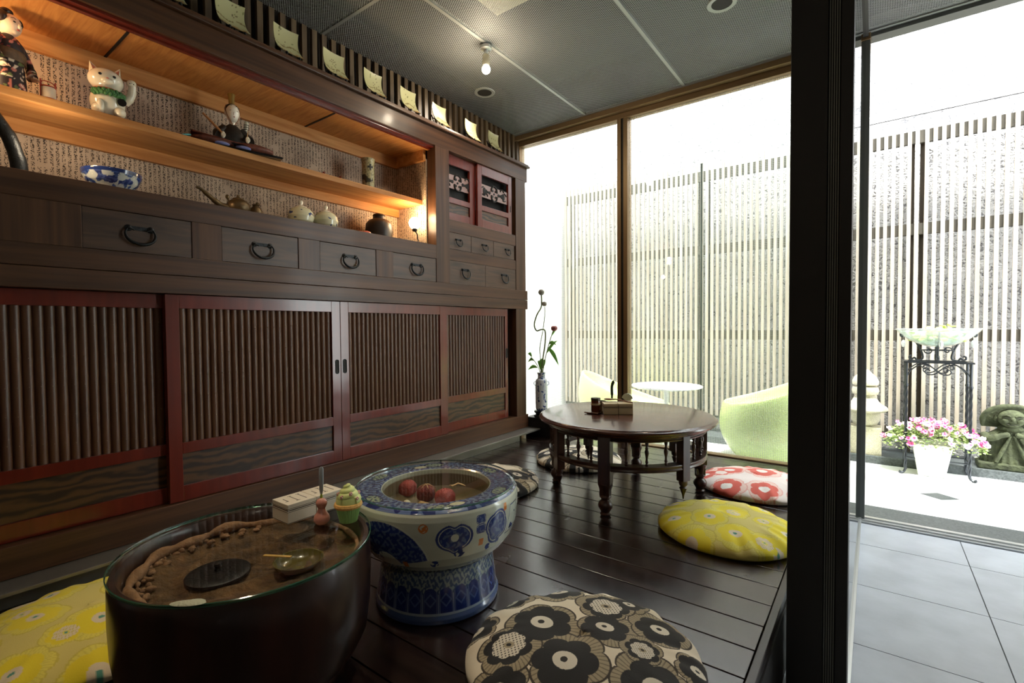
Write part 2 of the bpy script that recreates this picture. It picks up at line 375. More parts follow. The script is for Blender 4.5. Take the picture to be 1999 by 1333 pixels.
# window wall
b = B(); Y0, Y1 = 3.625, 3.705
b.box(-2.62, Y0, 2.545, -.035, Y1, 2.66); b.box(-2.62, Y0 - .05, 2.585, -.035, Y0, 2.64)         # head
b.box(-2.62, Y0, -.02, -.035, Y1, .008)                                                         # sill
b.box(-2.62, Y0, .008, -2.585, Y1, 2.545)                                                       # jamb
wf = b.build('window_1', M['bronze'], smooth=False, bevel=.002); struct(wf, 'full-height window with dark bronze frame looking onto the terrace')
mu = B(); mu.box(-1.643, Y0, .008, -1.610, Y1, 2.545).box(-1.592, Y0, .008, -1.557, Y1, 2.545).box(-1.610, Y0 + .012, .008, -1.592, Y1, 2.545, 1)
mu.build('mullion', [M['bronze'], M['blackframe']], wf, world=True, smooth=False, bevel=.0015)
B().box(-2.585, 3.662, .008, -1.643, 3.668, 2.545).build('pane', M['glass'], wf, world=True, smooth=False)
B().box(-1.557, 3.662, .008, -.075, 3.668, 2.545).build('pane', M['glass'], wf, world=True, smooth=False)
# open doorway: head and jamb post
b = B().box(-.035, 3.59, 2.60, 1.9, 3.68, 2.72).box(-.072, 3.585, -.25, -.036, 3.70, 2.66)
struct(b.build('door_1', M['greyframe'], smooth=False, bevel=.002), 'dark grey metal frame of the open doorway')
# sliding glass partition between platform and entrance: stiles end near the camera
b = B().box(-.216, 1.75, -.25, -.119, 1.84, 2.66).box(-.119, 1.765, -.25, -.087, 1.84, 2.66)
b.box(-.087, 1.75, -.25, -.056, 1.84, 2.66)
pf = b.build('door_2', M['blackframe'], smooth=False, bevel=.002); struct(pf, 'black sliding partition frame standing between platform and doorway')
rb = B()
for i in range(5): rb.box(-.1165 + i*.006, 1.757, -.25, -.1140 + i*.006, 1.766, 2.66)
rb.build('ribbed_strip', M['ribframe'], pf, world=True, smooth=False, label='grooved grey strip on the black partition frame')
B().box(-.066, 1.84, -.235, -.058, 3.585, 2.62).build('pane', M['clear'], pf, world=True, smooth=False)
B().box(-.075, 1.40, -.25, -.050, 3.585, -.236).build('floor_track', M['alu'], pf, world=True, smooth=False, label='pale aluminium floor track')
B().box(-.075, 1.84, 2.60, -.045, 3.585, 2.66).build('top_rail', M['blackframe'], pf, world=True, smooth=False)

# walls of the room
struct(B().box(-2.95, -1.5, -.25, -2.82, 3.72, 3.0).build('wall_left', M['dark'], smooth=False))
struct(B().box(-2.82, 3.42, -.25, -2.62, 3.72, 3.0).build('wall_corner', M['dark'], smooth=False))
struct(B().box(-2.95, -1.6, -.25, 2.0, -1.5, 3.0).build('wall_back', M['plaster'], smooth=False))
struct(B().box(1.9, -1.5, -.25, 2.0, 3.72, 3.0).build('wall_right', M['plaster'], smooth=False))
struct(B().box(-2.95, -1.6, 3.0, 2.0, 3.72, 3.1).build('ceiling_slab', M['slab'], smooth=False))
struct(B().box(-2.95, 3.595, 2.661, -.074, 3.72, 3.0).box(-.074, 3.595, 2.721, 2.0, 3.72, 3.0).build('wall_lintel', M['slab'], smooth=False))
# expanded-metal ceiling
b = B().add([(-2.6,-1.5,2.63),(1.9,-1.5,2.63),(1.9,3.60,2.63),(-2.6,3.60,2.63)], [(0,1,2,3)])
struct(b.build('ceiling', M['mesh'], smooth=False), 'ceiling of grey expanded metal sheets')
b = B()
for x in (-1.892, -1.105, -.318, .469, 1.256): b.box(x - .010, -1.5, 2.625, x + .010, 3.59, 2.645)
b.box(-2.6, 1.665, 2.628, 1.9, 1.685, 2.65); b.box(-2.6, 3.565, 2.622, 1.9, 3.59, 2.645)
struct(b.build('trim_6', M['meshtrim'], smooth=False), 'pale metal seams between the ceiling sheets')
# pale unit above the mesh
t = thing('ceiling_unit', 'pale square panel glimpsed through the metal mesh ceiling', 'ceiling unit', (-1.55, 2.05, 2.80))
B().box(-.30, -.32, 0, .30, .32, .06).build('casing', mat('cream_panel', lin(196,192,160), .6), t, smooth=False)
# recessed downlights
def downlight(x, y, label, on=True):
    t = thing('downlight', label, 'downlight', (x, y, 2.63), 0, 'recessed ceiling downlights')
    b = B().lathe([(.052,-.004),(.072,-.006),(.075,-.003),(.075,.0)], seg=40, capb=False, capt=False); b.build('rim', M['meshtrim'], t)
    B().lathe([(.0519,-.0035),(.03,-.003),(.0,-.003)], seg=40, capb=False, capt=False).build('hole_shade', M['dark'], t)  # near-black disc paints the shade inside the recessed fitting
    return t
downlight(-2.296, 2.788, 'round recessed downlight in the mesh ceiling above the plates')
downlight(-.669, 2.795, 'round recessed downlight at the top of the photo by the black frame')
lamp('downlight_beam', 'SPOT', (-2.296, 2.788, 2.60), 26, (1, .86, .68), .04, (-2.56, 2.35, 1.9), 110, .8)
lamp('downlight_beam', 'SPOT', (-.669, 2.795, 2.60), 14, (1, .86, .68), .04, (-.8, 2.6, 0), 80, .7)
# little glass spotlight hanging from a ceiling seam
t = thing('hanging_bulb', 'small clear glowing bulb hanging from the ceiling seam', 'lamp', (-1.905, 2.33, 2.62))
B().lathe([(.034,0),(.034,-.018),(.012,-.024),(.012,-.05)][::-1], seg=24).build('mount', M['alu'], t)
B().lathe([(.016,-.05),(.022,-.06),(.024,-.10),(.018,-.115)][::-1], seg=24).build('socket', mat('clear_socket', lin(190,186,170), .15, trans=.5), t)
B().ball((0,0,-.138), .026).build('bulb', mat('glowing_bulb', (1,1,1,1), .3, emit=(1,.86,.62,1), estr=22), t)
lamp('hanging_bulb_light', 'POINT', (-1.905, 2.33, 2.42), 11, (1, .84, .62), .03)
# unseen lamps: ceiling spots over tub and cushion, then an added wash and fill
lamp('unseen_light', 'SPOT', (-1.45, .55, 2.58), 62, (1, .82, .58), .05, (-1.42, .60, 0), 46, .9)
lamp('unseen_light', 'SPOT', (-.72, 1.15, 2.58), 30, (1, .88, .70), .05, (-.70, 1.15, 0), 42, .8)
lamp('unseen_light', 'SPOT', (-1.25, 1.55, 2.6), 24, (1, .74, .48), .05, (-2.36, 1.55, .55), 62, .9)  # added warm wash on the cabinet doors, no fitting
lamp('unseen_light', 'POINT', (.6, -.6, 2.3), 9, (1, .86, .70), .1)  # fill light added behind the camera

# slatted screen over the cabinet
b = B(); y = -.5
while y < 3.6: b.box(-2.615, y, 2.282, -2.590, y + .03, 2.628); y += .062
b.box(-2.66, -.5, 2.282, -2.64, 3.6, 2.628, 1)
tag(b.build('slatted_screen', [wood('screen_slat', lin(70,56,40), lin(104,86,62), 'Z', 40, .05, .5), M['dark']], smooth=False), 'screen of narrow vertical wooden slats above the big cabinet', 'screen')

# metal ledge under the cabinet
b = B().box(-2.60, -.5, .060, -2.245, 3.42, .0735).box(-2.60, -.5, 0, -2.30, 3.20, .060)
tag(b.build('metal_ledge', M['ledge'], smooth=False, bevel=.002), 'long low grey metal ledge under the dark wooden cabinet', 'ledge')

# ================================================================ CABINET
CF = -2.36
cab = thing('cabinet', 'wall-length dark Japanese wooden cabinet with drawers, red sliding doors and lit display niche', 'cabinet', (-2.5, 1.5, .0735))
Z0 = .0755
b = B()
b.box(-2.80, -.45, Z0, -2.44, 3.40, 1.475)                       # lower body
b.box(-2.80, 2.345, 1.475, -2.44, 3.40, 2.26)                    # upper right body
b.box(-2.80, -.45, 2.135, -2.42, 2.345, 2.26)                    # head over the niche
b.build('carcass', M['dark'], cab, world=True, smooth=False)
X0 = -2.44
for q in ((-.45, Z0, CF, 3.412, .185), (-.45, 1.073, CF, 3.412, 1.148), (-.45, 1.150, CF + .0005, 3.412, 1.228), (-.45, 1.385, CF, 2.345, 1.476),
          (-.45, 2.137, CF, 3.415, 2.250), (2.475, 1.585, CF - .003, 3.25, 1.672), (2.475, 1.390, CF - .003, 3.25, 1.468)):
    B().box(X0, q[0], q[1], q[2], q[3], q[4]).build('rail', M['beam'], cab, world=True, smooth=False, bevel=.002)
b = B().box(X0, -.46, 2.250, CF + .022, 3.43, 2.268).box(X0 - .2, -.46, 2.268, CF + .012, 3.425, 2.281)
b.build('cornice', M['beam'], cab, world=True, smooth=False, bevel=.004)
for q in ((2.345, 1.228, CF, 2.475, 2.137), (3.25, 1.228, CF, 3.385, 2.137), (3.25, .185, CF - .002, 3.385, 1.073)):
    B().box(X0, q[0], q[1], q[2], q[3], q[4]).build('post', M['post'], cab, world=True, smooth=False, bevel=.0015)
for y0, y1 in ((-.45, -.09), (.27, .519), (.883, 1.002), (1.367, 1.487), (1.851, 1.978)): B().box(X0, y0, 1.228, CF - .001, y1, 1.385).build('drawer_divider', M['post'], cab, world=True, smooth=False, bevel=.0015)
B().box(-2.80, 3.386, Z0, -2.44, 3.402, 2.25).build('side_panel', M['post'], cab, world=True, smooth=False, bevel=.0015)
# niche lining
b = B().box(-2.745, -.45, 1.476, -2.738, 2.345, 2.16).box(-2.745, 2.333, 1.476, -2.44, 2.3445, 2.06)
b.build('calligraphy_paper', M['paper'], cab, world=True, smooth=False)
b = B().box(-2.74, -.45, 2.117, -2.42, 2.345, 2.135)
for y in (.694, 1.63): b.box(-2.738, y - .005, 2.114, -2.42, y + .005, 2.118, 1)
b.build('niche_ceiling', [M['pine'], M['dark']], cab, world=True, smooth=False)
b = B().box(-2.738, -.45, 2.045, -2.715, 2.335, 2.117).box(-2.738, 2.31, 2.045, -2.44, 2.333, 2.117).box(-2.738, -.45, 1.705, -2.715, 2.333, 1.757)
b.build('pine_beam', M['pine_y'], cab, world=True, smooth=False, bevel=.001)
B().box(-2.738, -.45, 1.757, -2.475, 2.332, 1.7875).build('shelf', M['pine_y'], cab, world=True, smooth=False, bevel=.0015)
b = B().box(-2.44, -.45, 2.118, -2.40, 2.345, 2.137).box(-2.40, -.45, 2.126, -2.375, 2.345, 2.137)
b.build('niche_lip', M['red'], cab, world=True, smooth=False)

# drawers
def bail(w, h, cy, cz):
    b = B(); pts = []; n = 31
    for i in range(n):
        a = radians(142) + radians(256) * i / (n-1)
        pts.append((.012 + .008 * max(0, -sin(a)), cy + cos(a) * w, cz + sin(a) * h))
    pts = [(.012, cy - w*.42, cz + h*.42)] + pts + [(.012, cy + w*.42, cz + h*.42)]; n = len(pts)
    b.tube(pts, [(.0028 + .0038 * sin(pi * i / (n-1)) ** 1.3) * w / .05 for i in range(n)], 10)
    for s_ in (-1, 1):
        b.lathe([(.013*w/.05,0),(.013*w/.05,.002),(.006,.005),(.0045,.012),(0,.013)], (0, cy + s_ * w*.74, cz + .62*h), 16, rot=Matrix.Rotation(pi/2, 3, 'Y'))
    b.box(0, cy - w*.7, cz + .45*h, .002, cy + w*.7, cz + .85*h)
    return b
def drawer(y0, y1, z0, z1, hy, hz, w=.050, h=.039):
    f = B().box(X0, y0 + .0018, z0 + .0018, CF - .004, y1 - .0018, z1 - .0018).build('drawer', M['drawerw'], cab, world=True, smooth=False, bevel=.001)
    b = bail(w, h, hy, hz); b.v = [(v[0] + CF - .004, v[1], v[2]) for v in b.v]
    b.build('drawer_handle', M['iron'], f, world=True)
for y0, y1, hy in ((-.09, .27, .09), (.519, .883, .697), (1.002, 1.367, 1.185), (1.487, 1.851, 1.673), (1.978, 2.345, 2.169)):
    drawer(y0, y1, 1.228, 1.385, hy, 1.300)
for y0, y1, hy in ((2.475, 2.702, 2.564), (2.702, 2.962, 2.849), (2.962, 3.232, 3.134)): drawer(y0, y1, 1.468, 1.585, hy, 1.522, .032, .029)
for y0, y1, hy in ((2.475, 2.862, 2.634), (2.862, 3.25, 3.093)): drawer(y0, y1, 1.228, 1.390, hy, 1.310, .042, .039)

# lower sliding doors
def sliding_door(y0, y1, xf, s0, s1, pull=None, shift=0):
    zb, zt = .187, 1.071; t = .022
    d = B().box(xf - t, y0, zb, xf, y0 + s0, zt).box(xf - t, y1 - s1, zb, xf, y1, zt)
    d.box(xf - t, y0 + s0, 1.012, xf, y1 - s1, zt).box(xf - t, y0 + s0, .390, xf, y1 - s1, .437).box(xf - t, y0 + s0, zb, xf, y1 - s1, .252)
    o = d.build('sliding_door', M['red'], cab, world=True, smooth=False, bevel=.0015)
    B().box(xf - .018, y0 + s0 - .004, .248, xf - .010, y1 - s1 + .004, .394).build('lower_panel', M['keyaki'], o, world=True, smooth=False)
    b = B(); n = max(3, round((y1 - y0 - s0 - s1) / .0302)); pw = (y1 - y0 - s0 - s1) / n
    b.box(xf - .022, y0 + s0 - .003, .434, xf - .017, y1 - s1 + .003, 1.015)
    for i in range(n):
        yc = y0 + s0 + (i + .5) * pw; vs = []; K = 7
        for zz in (.437, 1.012):
            for k in range(K):
                a = pi * k / (K - 1); vs.append((xf - .017 + .011 * sin(a), yc - cos(a) * pw * .485, zz))
        b.add(vs, [(k, k+1, K+k+1, K+k) for k in range(K-1)])
    for r_ in range(5):
        for i in range(n):
            yc = y0 + s0 + (i + .5) * pw; zz = .93 - r_ * .105 + (i / n - .5) * .07 * (r_ - 1.5) / 2 * (1 if shift else -1)
            b.ball((xf - .0035, yc, zz), .0017, 6, 4, 1)
    b.build('reed_panel', [M['slat'], mat_nail], o, world=True, ang=60)
    if pull:
        p = B(); pts = [(xf + .001, pull + cos(a) * .010, .712 + sin(a) * .010 + (.028 if sin(a) > 0 else -.028)) for a in [2 * pi * k / 20 for k in range(20)]]
        p.tube(pts, .0022, 6, closed=True)
        p.add([(xf + .0006, q[1], q[2]) for q in pts], [tuple(range(20))], 1)
        p.build('finger_pull', [M['iron'], M['dark']], o, world=True)
mat_nail = mat('small_nails', lin(150,130,100), .35, metal=.8)
sliding_door(-.06, .835, -2.405, .05, .052)
sliding_door(.781, 1.611, -2.376, .051, .052, 1.588)
sliding_door(1.613, 2.456, -2.376, .052, .070, 1.637, 1)
sliding_door(2.40, 3.190, -2.405, .055, .036, 3.172, 1)
# upper right small doors with fretwork
def fret(xf, yc, zc, s):
    b = B()
    def disc(y, z, r, sz=1): b.lathe([(r, 0), (r, .003)], (xf, yc + y*s, zc + z*s), 18, rot=Matrix.Rotation(pi/2, 3, 'Y') @ Matrix.Diagonal((sz, 1, 1)))
    def arc(y, z, r, a0, a1, w):
        b.tube([(xf + .0015, yc + (y + r*cos(a0 + (a1-a0)*k/10))*s, zc + (z + r*sin(a0 + (a1-a0)*k/10))*s) for k in range(11)], w*s, 6)
    for q in (-1, 1):
        disc(q*.118, 0, .016*s, 1.7); disc(q*.095, 0, .011*s, 1.5); disc(q*.075, 0, .009*s); disc(q*.055, 0, .012*s)
        arc(q*.10, .035*q, .02, 0, pi, .005); arc(q*.125, -.005, .035, pi/2 - .6*q - .5, pi/2 - .6*q + .5, .005)
        arc(q*.125, .005, .035, -pi/2 - .5, -pi/2 + .5, .005)
        arc(0, .024*q, .034, (0 if q > 0 else pi) - .3, (pi if q > 0 else 2*pi) + .3, .0075)
        disc(.018, .022*q, .009*s); disc(-.018, .022*q, .009*s)
    disc(0, 0, .008*s)
    return b
def small_door(y0, y1, xf, s0, s1, yc):
    zb, zt = 1.673, 2.136; t = .02
    d = B().box(xf - t, y0, zb, xf, y0 + s0, zt).box(xf - t, y1 - s1, zb, xf, y1, zt)
    for za, zc in ((2.066, zt), (1.800, 1.838), (zb, 1.732)): d.box(xf - t, y0 + s0, za, xf, y1 - s1, zc)
    o = d.build('fretwork_door', M['red'], cab, world=True, smooth=False, bevel=.0015)
    B().box(xf - .019, y0 + s0 - .003, 1.905, xf - .010, y1 - s1 + .003, 2.002).build('fret_board', mat('pale_rosewood', lin(134,98,88), .25, coat=.5), o, world=True, smooth=False)
    B().box(xf - .019, y0 + s0 - .003, 1.728, xf - .012, y1 - s1 + .003, 1.804).build('lower_panel', M['keyaki'], o, world=True, smooth=False)
    fret(xf - .0098, yc, 1.9535, 1.0).build('fret_ornament', M['dark'], o, world=True)
small_door(2.46, 2.79, -2.398, .02, .06, 2.61)
small_door(2.79, 3.215, -2.374, .05, .045, 2.998)
B().box(-2.3735, 3.192, 1.85, -2.372, 3.200, 1.90).build('door_pull', M['dark'], cab, world=True, smooth=False)

# ================================================================ pattern painting helpers (numpy)
def npnoise(x, y, s, seed=0):
    r = np.random.RandomState(seed); o = np.zeros_like(x)
    for k in range(6):
        a, b, c = r.uniform(-1, 1, 2).tolist() + [r.uniform(0, 6)]
        n = hypot(a, b) + 1e-6; q = s * r.uniform(.7, 1.6); o += np.sin((a*x + b*y) / n * q + c + 1.7*np.sin((b*x - a*y) / n * q * .8 + c))
    return o / 6
def flower_print(x, y, big, small, pal):
    """large poppies: pal = ground, halo, line, petal, eye, dot"""
    g, halo, line, petal, eye, dot = [np.array(lin(*c)[:3]) for c in pal]
    out = np.tile(g, (len(x), 1))
    def lobe(cx, cy, R, n, ph, amp):
        dx, dy = x - cx, y - cy; d = np.hypot(dx, dy); a = np.arctan2(dy, dx)
        return d / (R * (1 - amp + amp * np.abs(np.cos(n * (a - ph) / 2)) ** .6)), dx, dy, d, a
    al = [(q, 0) for q in big] + [(q, 1) for q in small]
    for (cx, cy, R), k in al:                                   # hatched outer petals
        ph = (cx * 37 + cy * 91) % 6; t, dx, dy, d, a = lobe(cx + .12*R*cos(ph), cy + .12*R*sin(ph), R * 1.27, 6, ph, .16)
        ins = t < 1; out[ins] = halo; ln = ins & (np.sin(a * 46 + d / R * 3) > .62); out[ln] = halo * .45 + line * .55
        out[(t > .965) & (t < 1.02)] = line
    for (cx, cy, R), k in al:
        ph = (cx * 53 + cy * 17) % 6; t, dx, dy, d, a = lobe(cx, cy, R, 6 if k == 0 else 7, ph, .20)
        out[t < 1] = petal
        if k == 0:
            e = np.hypot(dx / .38, dy / .33) / R; out[e < 1] = eye; out[np.hypot(dx + .03*R, dy) / R < .11] = dot
        else:
            t2, *_ = lobe(cx, cy, R * .68, 8, ph, .16); ii = t2 < 1; out[ii] = eye
            sp = ii & (np.sin(dx / R * 34) * np.sin(dy / R * 34) > .45); out[sp] = line
            out[np.hypot(dx / .22, dy / .17) / R < 1] = halo; out[np.hypot(dx / .11, dy / .08) / R < 1] = dot
    return out
def scatter_flowers(R, n, seed, r0=.06, r1=.085):
    rs = random.Random(seed); L = []
    for _ in range(3000):
        a = rs.uniform(0, 2*pi); d = R * sqrt(rs.random()) * 1.02; r = rs.uniform(r0, r1); x, y = d*cos(a), d*sin(a)
        if all(hypot(x-q[0], y-q[1]) > (r + q[2]) * 1.04 for q in L): L.append((x, y, r))
        if len(L) >= n: break
    return L
clothm = vcol('printed_cotton', .85, bump=.12, bscale=260, sheen=.1)
def cushion(name, label, x, y, R, H, big, small, pal, nr=44, nt=150, seed=1, rz=0, world=True, group=None, tilt=None, fold=None):
    rs = random.Random(seed); ph = [rs.uniform(0, 6) for _ in range(6)]; fr = [3, 5, 8, 13, 23, 31]
    vs = []; fs = []; 
    def rad(a): return R * (1 + .02*sin(2*a + ph[0]) + .012*sin(3*a + ph[1]) + .006*sin(fr[2]*a + ph[2]))
    def top(u, a):
        e = max(0, 1 - u ** 2.6) ** .55
        w = (sin(fr[3]*a + ph[3]) + .7*sin(fr[4]*a + ph[4]) + .4*sin(fr[5]*a+ph[5])) * .0035 * max(0, (u - .45) / .55) ** 1.3
        dome = H * (.30 + .70 * e) * (1 - .10 * u*u) + w + .006*sin(2.2*u*3 + a + ph[5]) * (1 - u)
        return dome
    us = [sin(pi/2 * i / nr) for i in range(nr + 1)]
    for u in us:
        for k in range(nt):
            a = 2*pi*k/nt; r = rad(a) * u; vs.append((r*cos(a), r*sin(a), top(u, a)))
    nb = len(us)
    for u, zz in ((1.0, .16), (.97, .06), (.90, .0), (.4, 0), (0.001, 0)):       # under-side
        for k in range(nt):
            a = 2*pi*k/nt; r = rad(a) * u; vs.append((r*cos(a), r*sin(a), H * zz))
    for j in range(nb + 4):
        for k in range(nt):
            l = (k+1) % nt; fs.append((j*nt+k, j*nt+l, (j+1)*nt+l, (j+1)*nt+k))
    A = np.array(vs); col = flower_print(A[:,0], A[:,1], big, small, pal)
    b = B(); b.add(vs, fs)
    me_o = b.build(name, clothm, None, ang=80, col=col)
    me_o.location = (x, y, .0005); me_o.rotation_euler = (0, 0, rz)
    tag(me_o, label, 'cushion', 'round floral floor cushions')
    return me_o
BWP = [(232,220,196),(166,152,124),(60,52,42),(30,29,28),(222,214,196),(34,32,30)]
BWP2 = [(236,224,200),(196,182,150),(90,80,66),(32,31,30),(236,228,212),(34,32,30)]
YLP = [(214,198,112),(226,212,92),(204,186,74),(230,210,40),(222,206,176),(86,150,132)]
RDP = [(240,226,220),(240,212,202),(228,160,150),(218,98,84),(244,238,232),(240,230,222)]
cx, cy = -.62, 1.155
bigF = [(-0.74,1.133,.086),(-0.584,1.208,.067),(-0.607,1.032,.084),(-0.47,1.316,.068),(-0.704,.895,.065),(-0.401,1.096,.080),(-0.808,1.342,.075),(-0.909,1.22,.056),(-0.593,1.393,.050),(-0.913,1.055,.058),(-.48,.93,.07),(-.345,1.24,.05)]
smF = [(-0.634,1.319,.070),(-0.766,1.013,.068),(-.47,1.19,.045)]
cushion('floor_cushion', 'round cushion with large black poppies on cream in the foreground', cx, cy, .312, .10,
        [(a-cx, b_-cy, r) for a, b_, r in bigF], [(a-cx, b_-cy, r) for a, b_, r in smF], BWP, 270, 900, 3)
cushion('floor_cushion', 'black and cream floral cushion between blue porcelain bowl and round table', -1.80, 2.20, .29, .085, scatter_flowers(.29, 9, 5), scatter_flowers(.29, 1, 55), BWP2, 80, 340, 5)
cushion('floor_cushion', 'bright black and white floral cushion behind the round table by the window', -1.62, 2.93, .285, .085, scatter_flowers(.29, 9, 8), scatter_flowers(.29, 1, 88), BWP2, 80, 340, 8)
cushion('floor_cushion', 'yellow floral cushion lying at the right of the round table', -.525, 2.30, .288, .095, scatter_flowers(.30, 16, 12, .055, .085), scatter_flowers(.3, 4, 15, .03, .05), YLP, 120, 460, 12)
cushion('floor_cushion', 'red and white floral cushion at the window beside the round table', -.535, 3.03, .295, .085, scatter_flowers(.30, 11, 21, .06, .08), scatter_flowers(.3, 3, 29, .04, .05), RDP, 90, 380, 21)
cushion('floor_cushion', 'yellow floral cushion on the floor at the far left beside the wooden tub table', -1.90, .40, .315, .09, scatter_flowers(.31, 16, 31, .055, .09), scatter_flowers(.3, 4, 33, .03, .05), YLP, 110, 420, 31)

# ================================================================ wooden tub table with glass top (foreground left)
tubwood = wood('dark_tub_lacquer', lin(34,20,15), lin(62,36,26), 'Z', 14, .2, .30, coat=.3, bump=.04)
t = thing('tub_table', 'round dark wooden brazier tub with glass top used as a low table', 'table', (-1.315, .615, 0))
B().lathe([(.225,.0),(.235,.012),(.232,.035),(.245,.045),(.268,.07),(.288,.11),(.297,.18),(.300,.26),(.299,.338),(.294,.352),(.283,.352),(.276,.343),(.270,.31),(.27,.28)], seg=96, capt=False).build('tub', tubwood, t, ang=50)
b = B()
def soil(u, v):
    a = 2*pi*u; r = .272 * v; return (r*cos(a), r*sin(a), .298 + .006*sin(5*a + 9*v) * v + .005*sin(23*v + 2*a) + (.012 * max(0, v - .86) / .14))
b.surf(soil, 90, 30, True)
b.build('ash_bed', mat('grey_brown_ash', lin(92,68,38), .9, bump=1, bscale=70, var=.55, vscale=26), t, ang=180)
b = B(); rs = random.Random(6); pts = []; rad_ = []
for k in range(150):
    a = 2*pi*k/150; q = .5 + .5*cos(a - radians(205)); pts.append(((.262 - .006*q + .004*sin(9*a))*cos(a), (.262 - .006*q + .004*sin(9*a))*sin(a), .316 + .004*sin(7*a)))
    rad_.append(.0045 + .0035*abs(sin(5.5*a+1)) + .009*q**2*abs(sin(8*a)) + rs.uniform(0, .0012))
b.tube(pts, rad_, 10, closed=True)
for k in range(46):
    a = radians(205) + rs.gauss(0, .55); r = .25 - abs(rs.gauss(0, .018)); b.ball((r*cos(a), r*sin(a), .306), (rs.uniform(.005,.014), rs.uniform(.004,.010), rs.uniform(.004,.009)), 8, 6, rot=Matrix.Rotation(rs.uniform(0,3), 3, 'Z'))
b.build('plaster_ring', mat('cracked_plaster', lin(140,104,72), .85, bump=.5, bscale=80, var=.3, vscale=30), t)
b = B().lathe([(.2985,.3625),(0,.3625)], seg=128, capb=False, capt=False)
b.build('glass_top', M['clear'], t, smooth=False)
B().lathe([(.2995,.3535),(.3018,.355),(.3018,.361),(.2995,.3622)], seg=128, capb=False, capt=False).build('glass_edge', M['gedge'], t, label='greenish polished edge of the glass top')
pc = B(); pc.M = Matrix.Translation((.197, -.222, .3642)) @ Matrix.Rotation(radians(40), 4, 'Z') 
pc.ball((0,0,0), (.036,.012,.0028), 20, 6).ball((.012,.006,0), (.02,.009,.0025), 12, 6)
pc.build('clear_patch', mat('milky_glue', lin(178,182,158), .5, bump=.5, bscale=200), t, label='milky whitish patch on the rim of the glass top')
L1 = thing('iron_disc', 'round dark iron disc with a small knob lying on the ash in the tub', 'disc', (-1.325, .535, .298))
B().lathe([(.070,0),(.073,.004),(.073,.010),(.068,.013),(.05,.0145),(.012,.016)], seg=48, capb=True).build('disc', M['iron'], L1)
B().lathe([(.009,.015),(.006,.022),(.010,.028),(.009,.034),(.0,.036)], seg=20).build('knob', M['iron'], L1)
b = B().lathe([(0,.004),(.03,.002),(.05,.010),(.058,.022),(.061,.0225),(.060,.020),(.052,.006),(.03,-.001),(0,-.001)], (-1.195, .675, .302), 40)
tag(b.build('shallow_bowl', mat('olive_lacquer', lin(92,84,34), .25, coat=.4)), 'shallow olive lacquer bowl inside the tub', 'bowl')
b = B(); b.M = Matrix.Translation((-1.235, .640, .334)) @ Matrix.Rotation(radians(18), 4, 'Z') @ Matrix.Rotation(radians(-6), 4, 'Y')
b.box(-.045, -.0045, -.0015, .045, .0045, .0015)
tag(b.build('bamboo_stick', mat('pale_bamboo', lin(212,172,92), .5), smooth=False, bevel=.0006), 'short pale bamboo stick leaning on the shallow bowl', 'stick')

# two lidded menu boxes on the tub
cream = mat('cream_box', lin(222,214,196), .4, coat=.2)
def lidded_box(loc, rz, w, d, h, label, lid_col, lines=True, marks=True, m=None):
    t = thing('lidded_box', label, 'box', loc, rz, 'cream lidded boxes on the tub' if m is None else 'buff lidded boxes on the round table'); m = m or cream
    B().box(-w/2, -d/2, 0, w/2, d/2, h*.66).build('box_base', m, t, smooth=False, bevel=.0012)
    B().box(-w/2+.001, -d/2+.001, h*.66, w/2-.001, d/2-.001, h*.70).build('seam', M['dark'], t, smooth=False)
    B().box(-w/2, -d/2, h*.70, w/2, d/2, h).build('lid', m, t, smooth=False, bevel=.0016)
    if lines:
        b = B(); e = .0003
        for zz in (.03, .60, .76): b.box(-w/2-e, -d/2-e, h*zz, w/2+e, d/2+e, h*zz + .0012)
        b.build('pinstripe', M['dark'], t, smooth=False)
    if marks:
        b = B()
        for k, (sx, l) in enumerate(((-.3, .35), (-.02, .62), (.27, .62))):
            b.box(sx*w - .0012, -l*d/2, h, sx*w + .0012, l*d/2, h + .0005)
            b.box(sx*w - .006 , l*d/2 - .0015, h, sx*w + .006, l*d/2, h + .0005) if k else b.box(sx*w - .008, -l*d/2, h, sx*w + .002, -l*d/2 + .0015, h + .0005)
            if k == 1: b.box(sx*w - .006, -l*d/2, h, sx*w + .006, -l*d/2 + .0015, h + .0005)
        b.build('lid_strokes', mat('grey_ink', lin(96,92,84), .6), t, smooth=False, label='grey printed strokes on the lid')
    return t
a = radians(90)
lidded_box((-1.380, .770, .3630), a, .088, .086, .056, 'cream lidded box with grey strokes, nearest the camera on the tub glass', None)
lidded_box((-1.380, .860, .3630), a, .088, .086, .056, 'cream lidded box behind its twin, touching the green cupcake', None)

# cupcake
t = thing('cupcake', 'fake cupcake with pale green icing in a green pleated case', 'cupcake', (-1.222, .845, .3630))
b = B(); n = 36; vs = []; 
for z, r in ((0,.024),(.042,.0335)):
    for k in range(n*2): a = pi*k/n; q = r * (1 + (.035 if k % 2 else -.035)); vs.append((q*cos(a), q*sin(a), z))
b.add(vs, [(k, (k+1) % (2*n), 2*n + (k+1) % (2*n), 2*n + k) for k in range(2*n)] + [tuple(range(2*n))[::-1]])
b.build('paper_case', mat('green_case', lin(160,206,128), .6), t, smooth=False)
B().lathe([(.030,.040),(.037,.042),(.040,.048),(.038,.054),(.03,.057),(0,.058)], seg=40).build('sponge', mat('golden_sponge', lin(224,176,100), .7, bump=.4, bscale=150), t)
b = B(); sp = []; rr_ = []
for k in range(150):
    q = k/149; a = q * 2*pi * 3.3; R_ = .0235 * (1-q)**.75; sp.append((R_*cos(a), R_*sin(a), .062 + q*.046)); rr_.append(.0125*(1-q)**.6 + .002)
b.tube(sp, rr_, 10); b.lathe([(.034,.054),(.034,.064),(.027,.080),(.015,.095),(.004,.108),(0,.110)], seg=30)
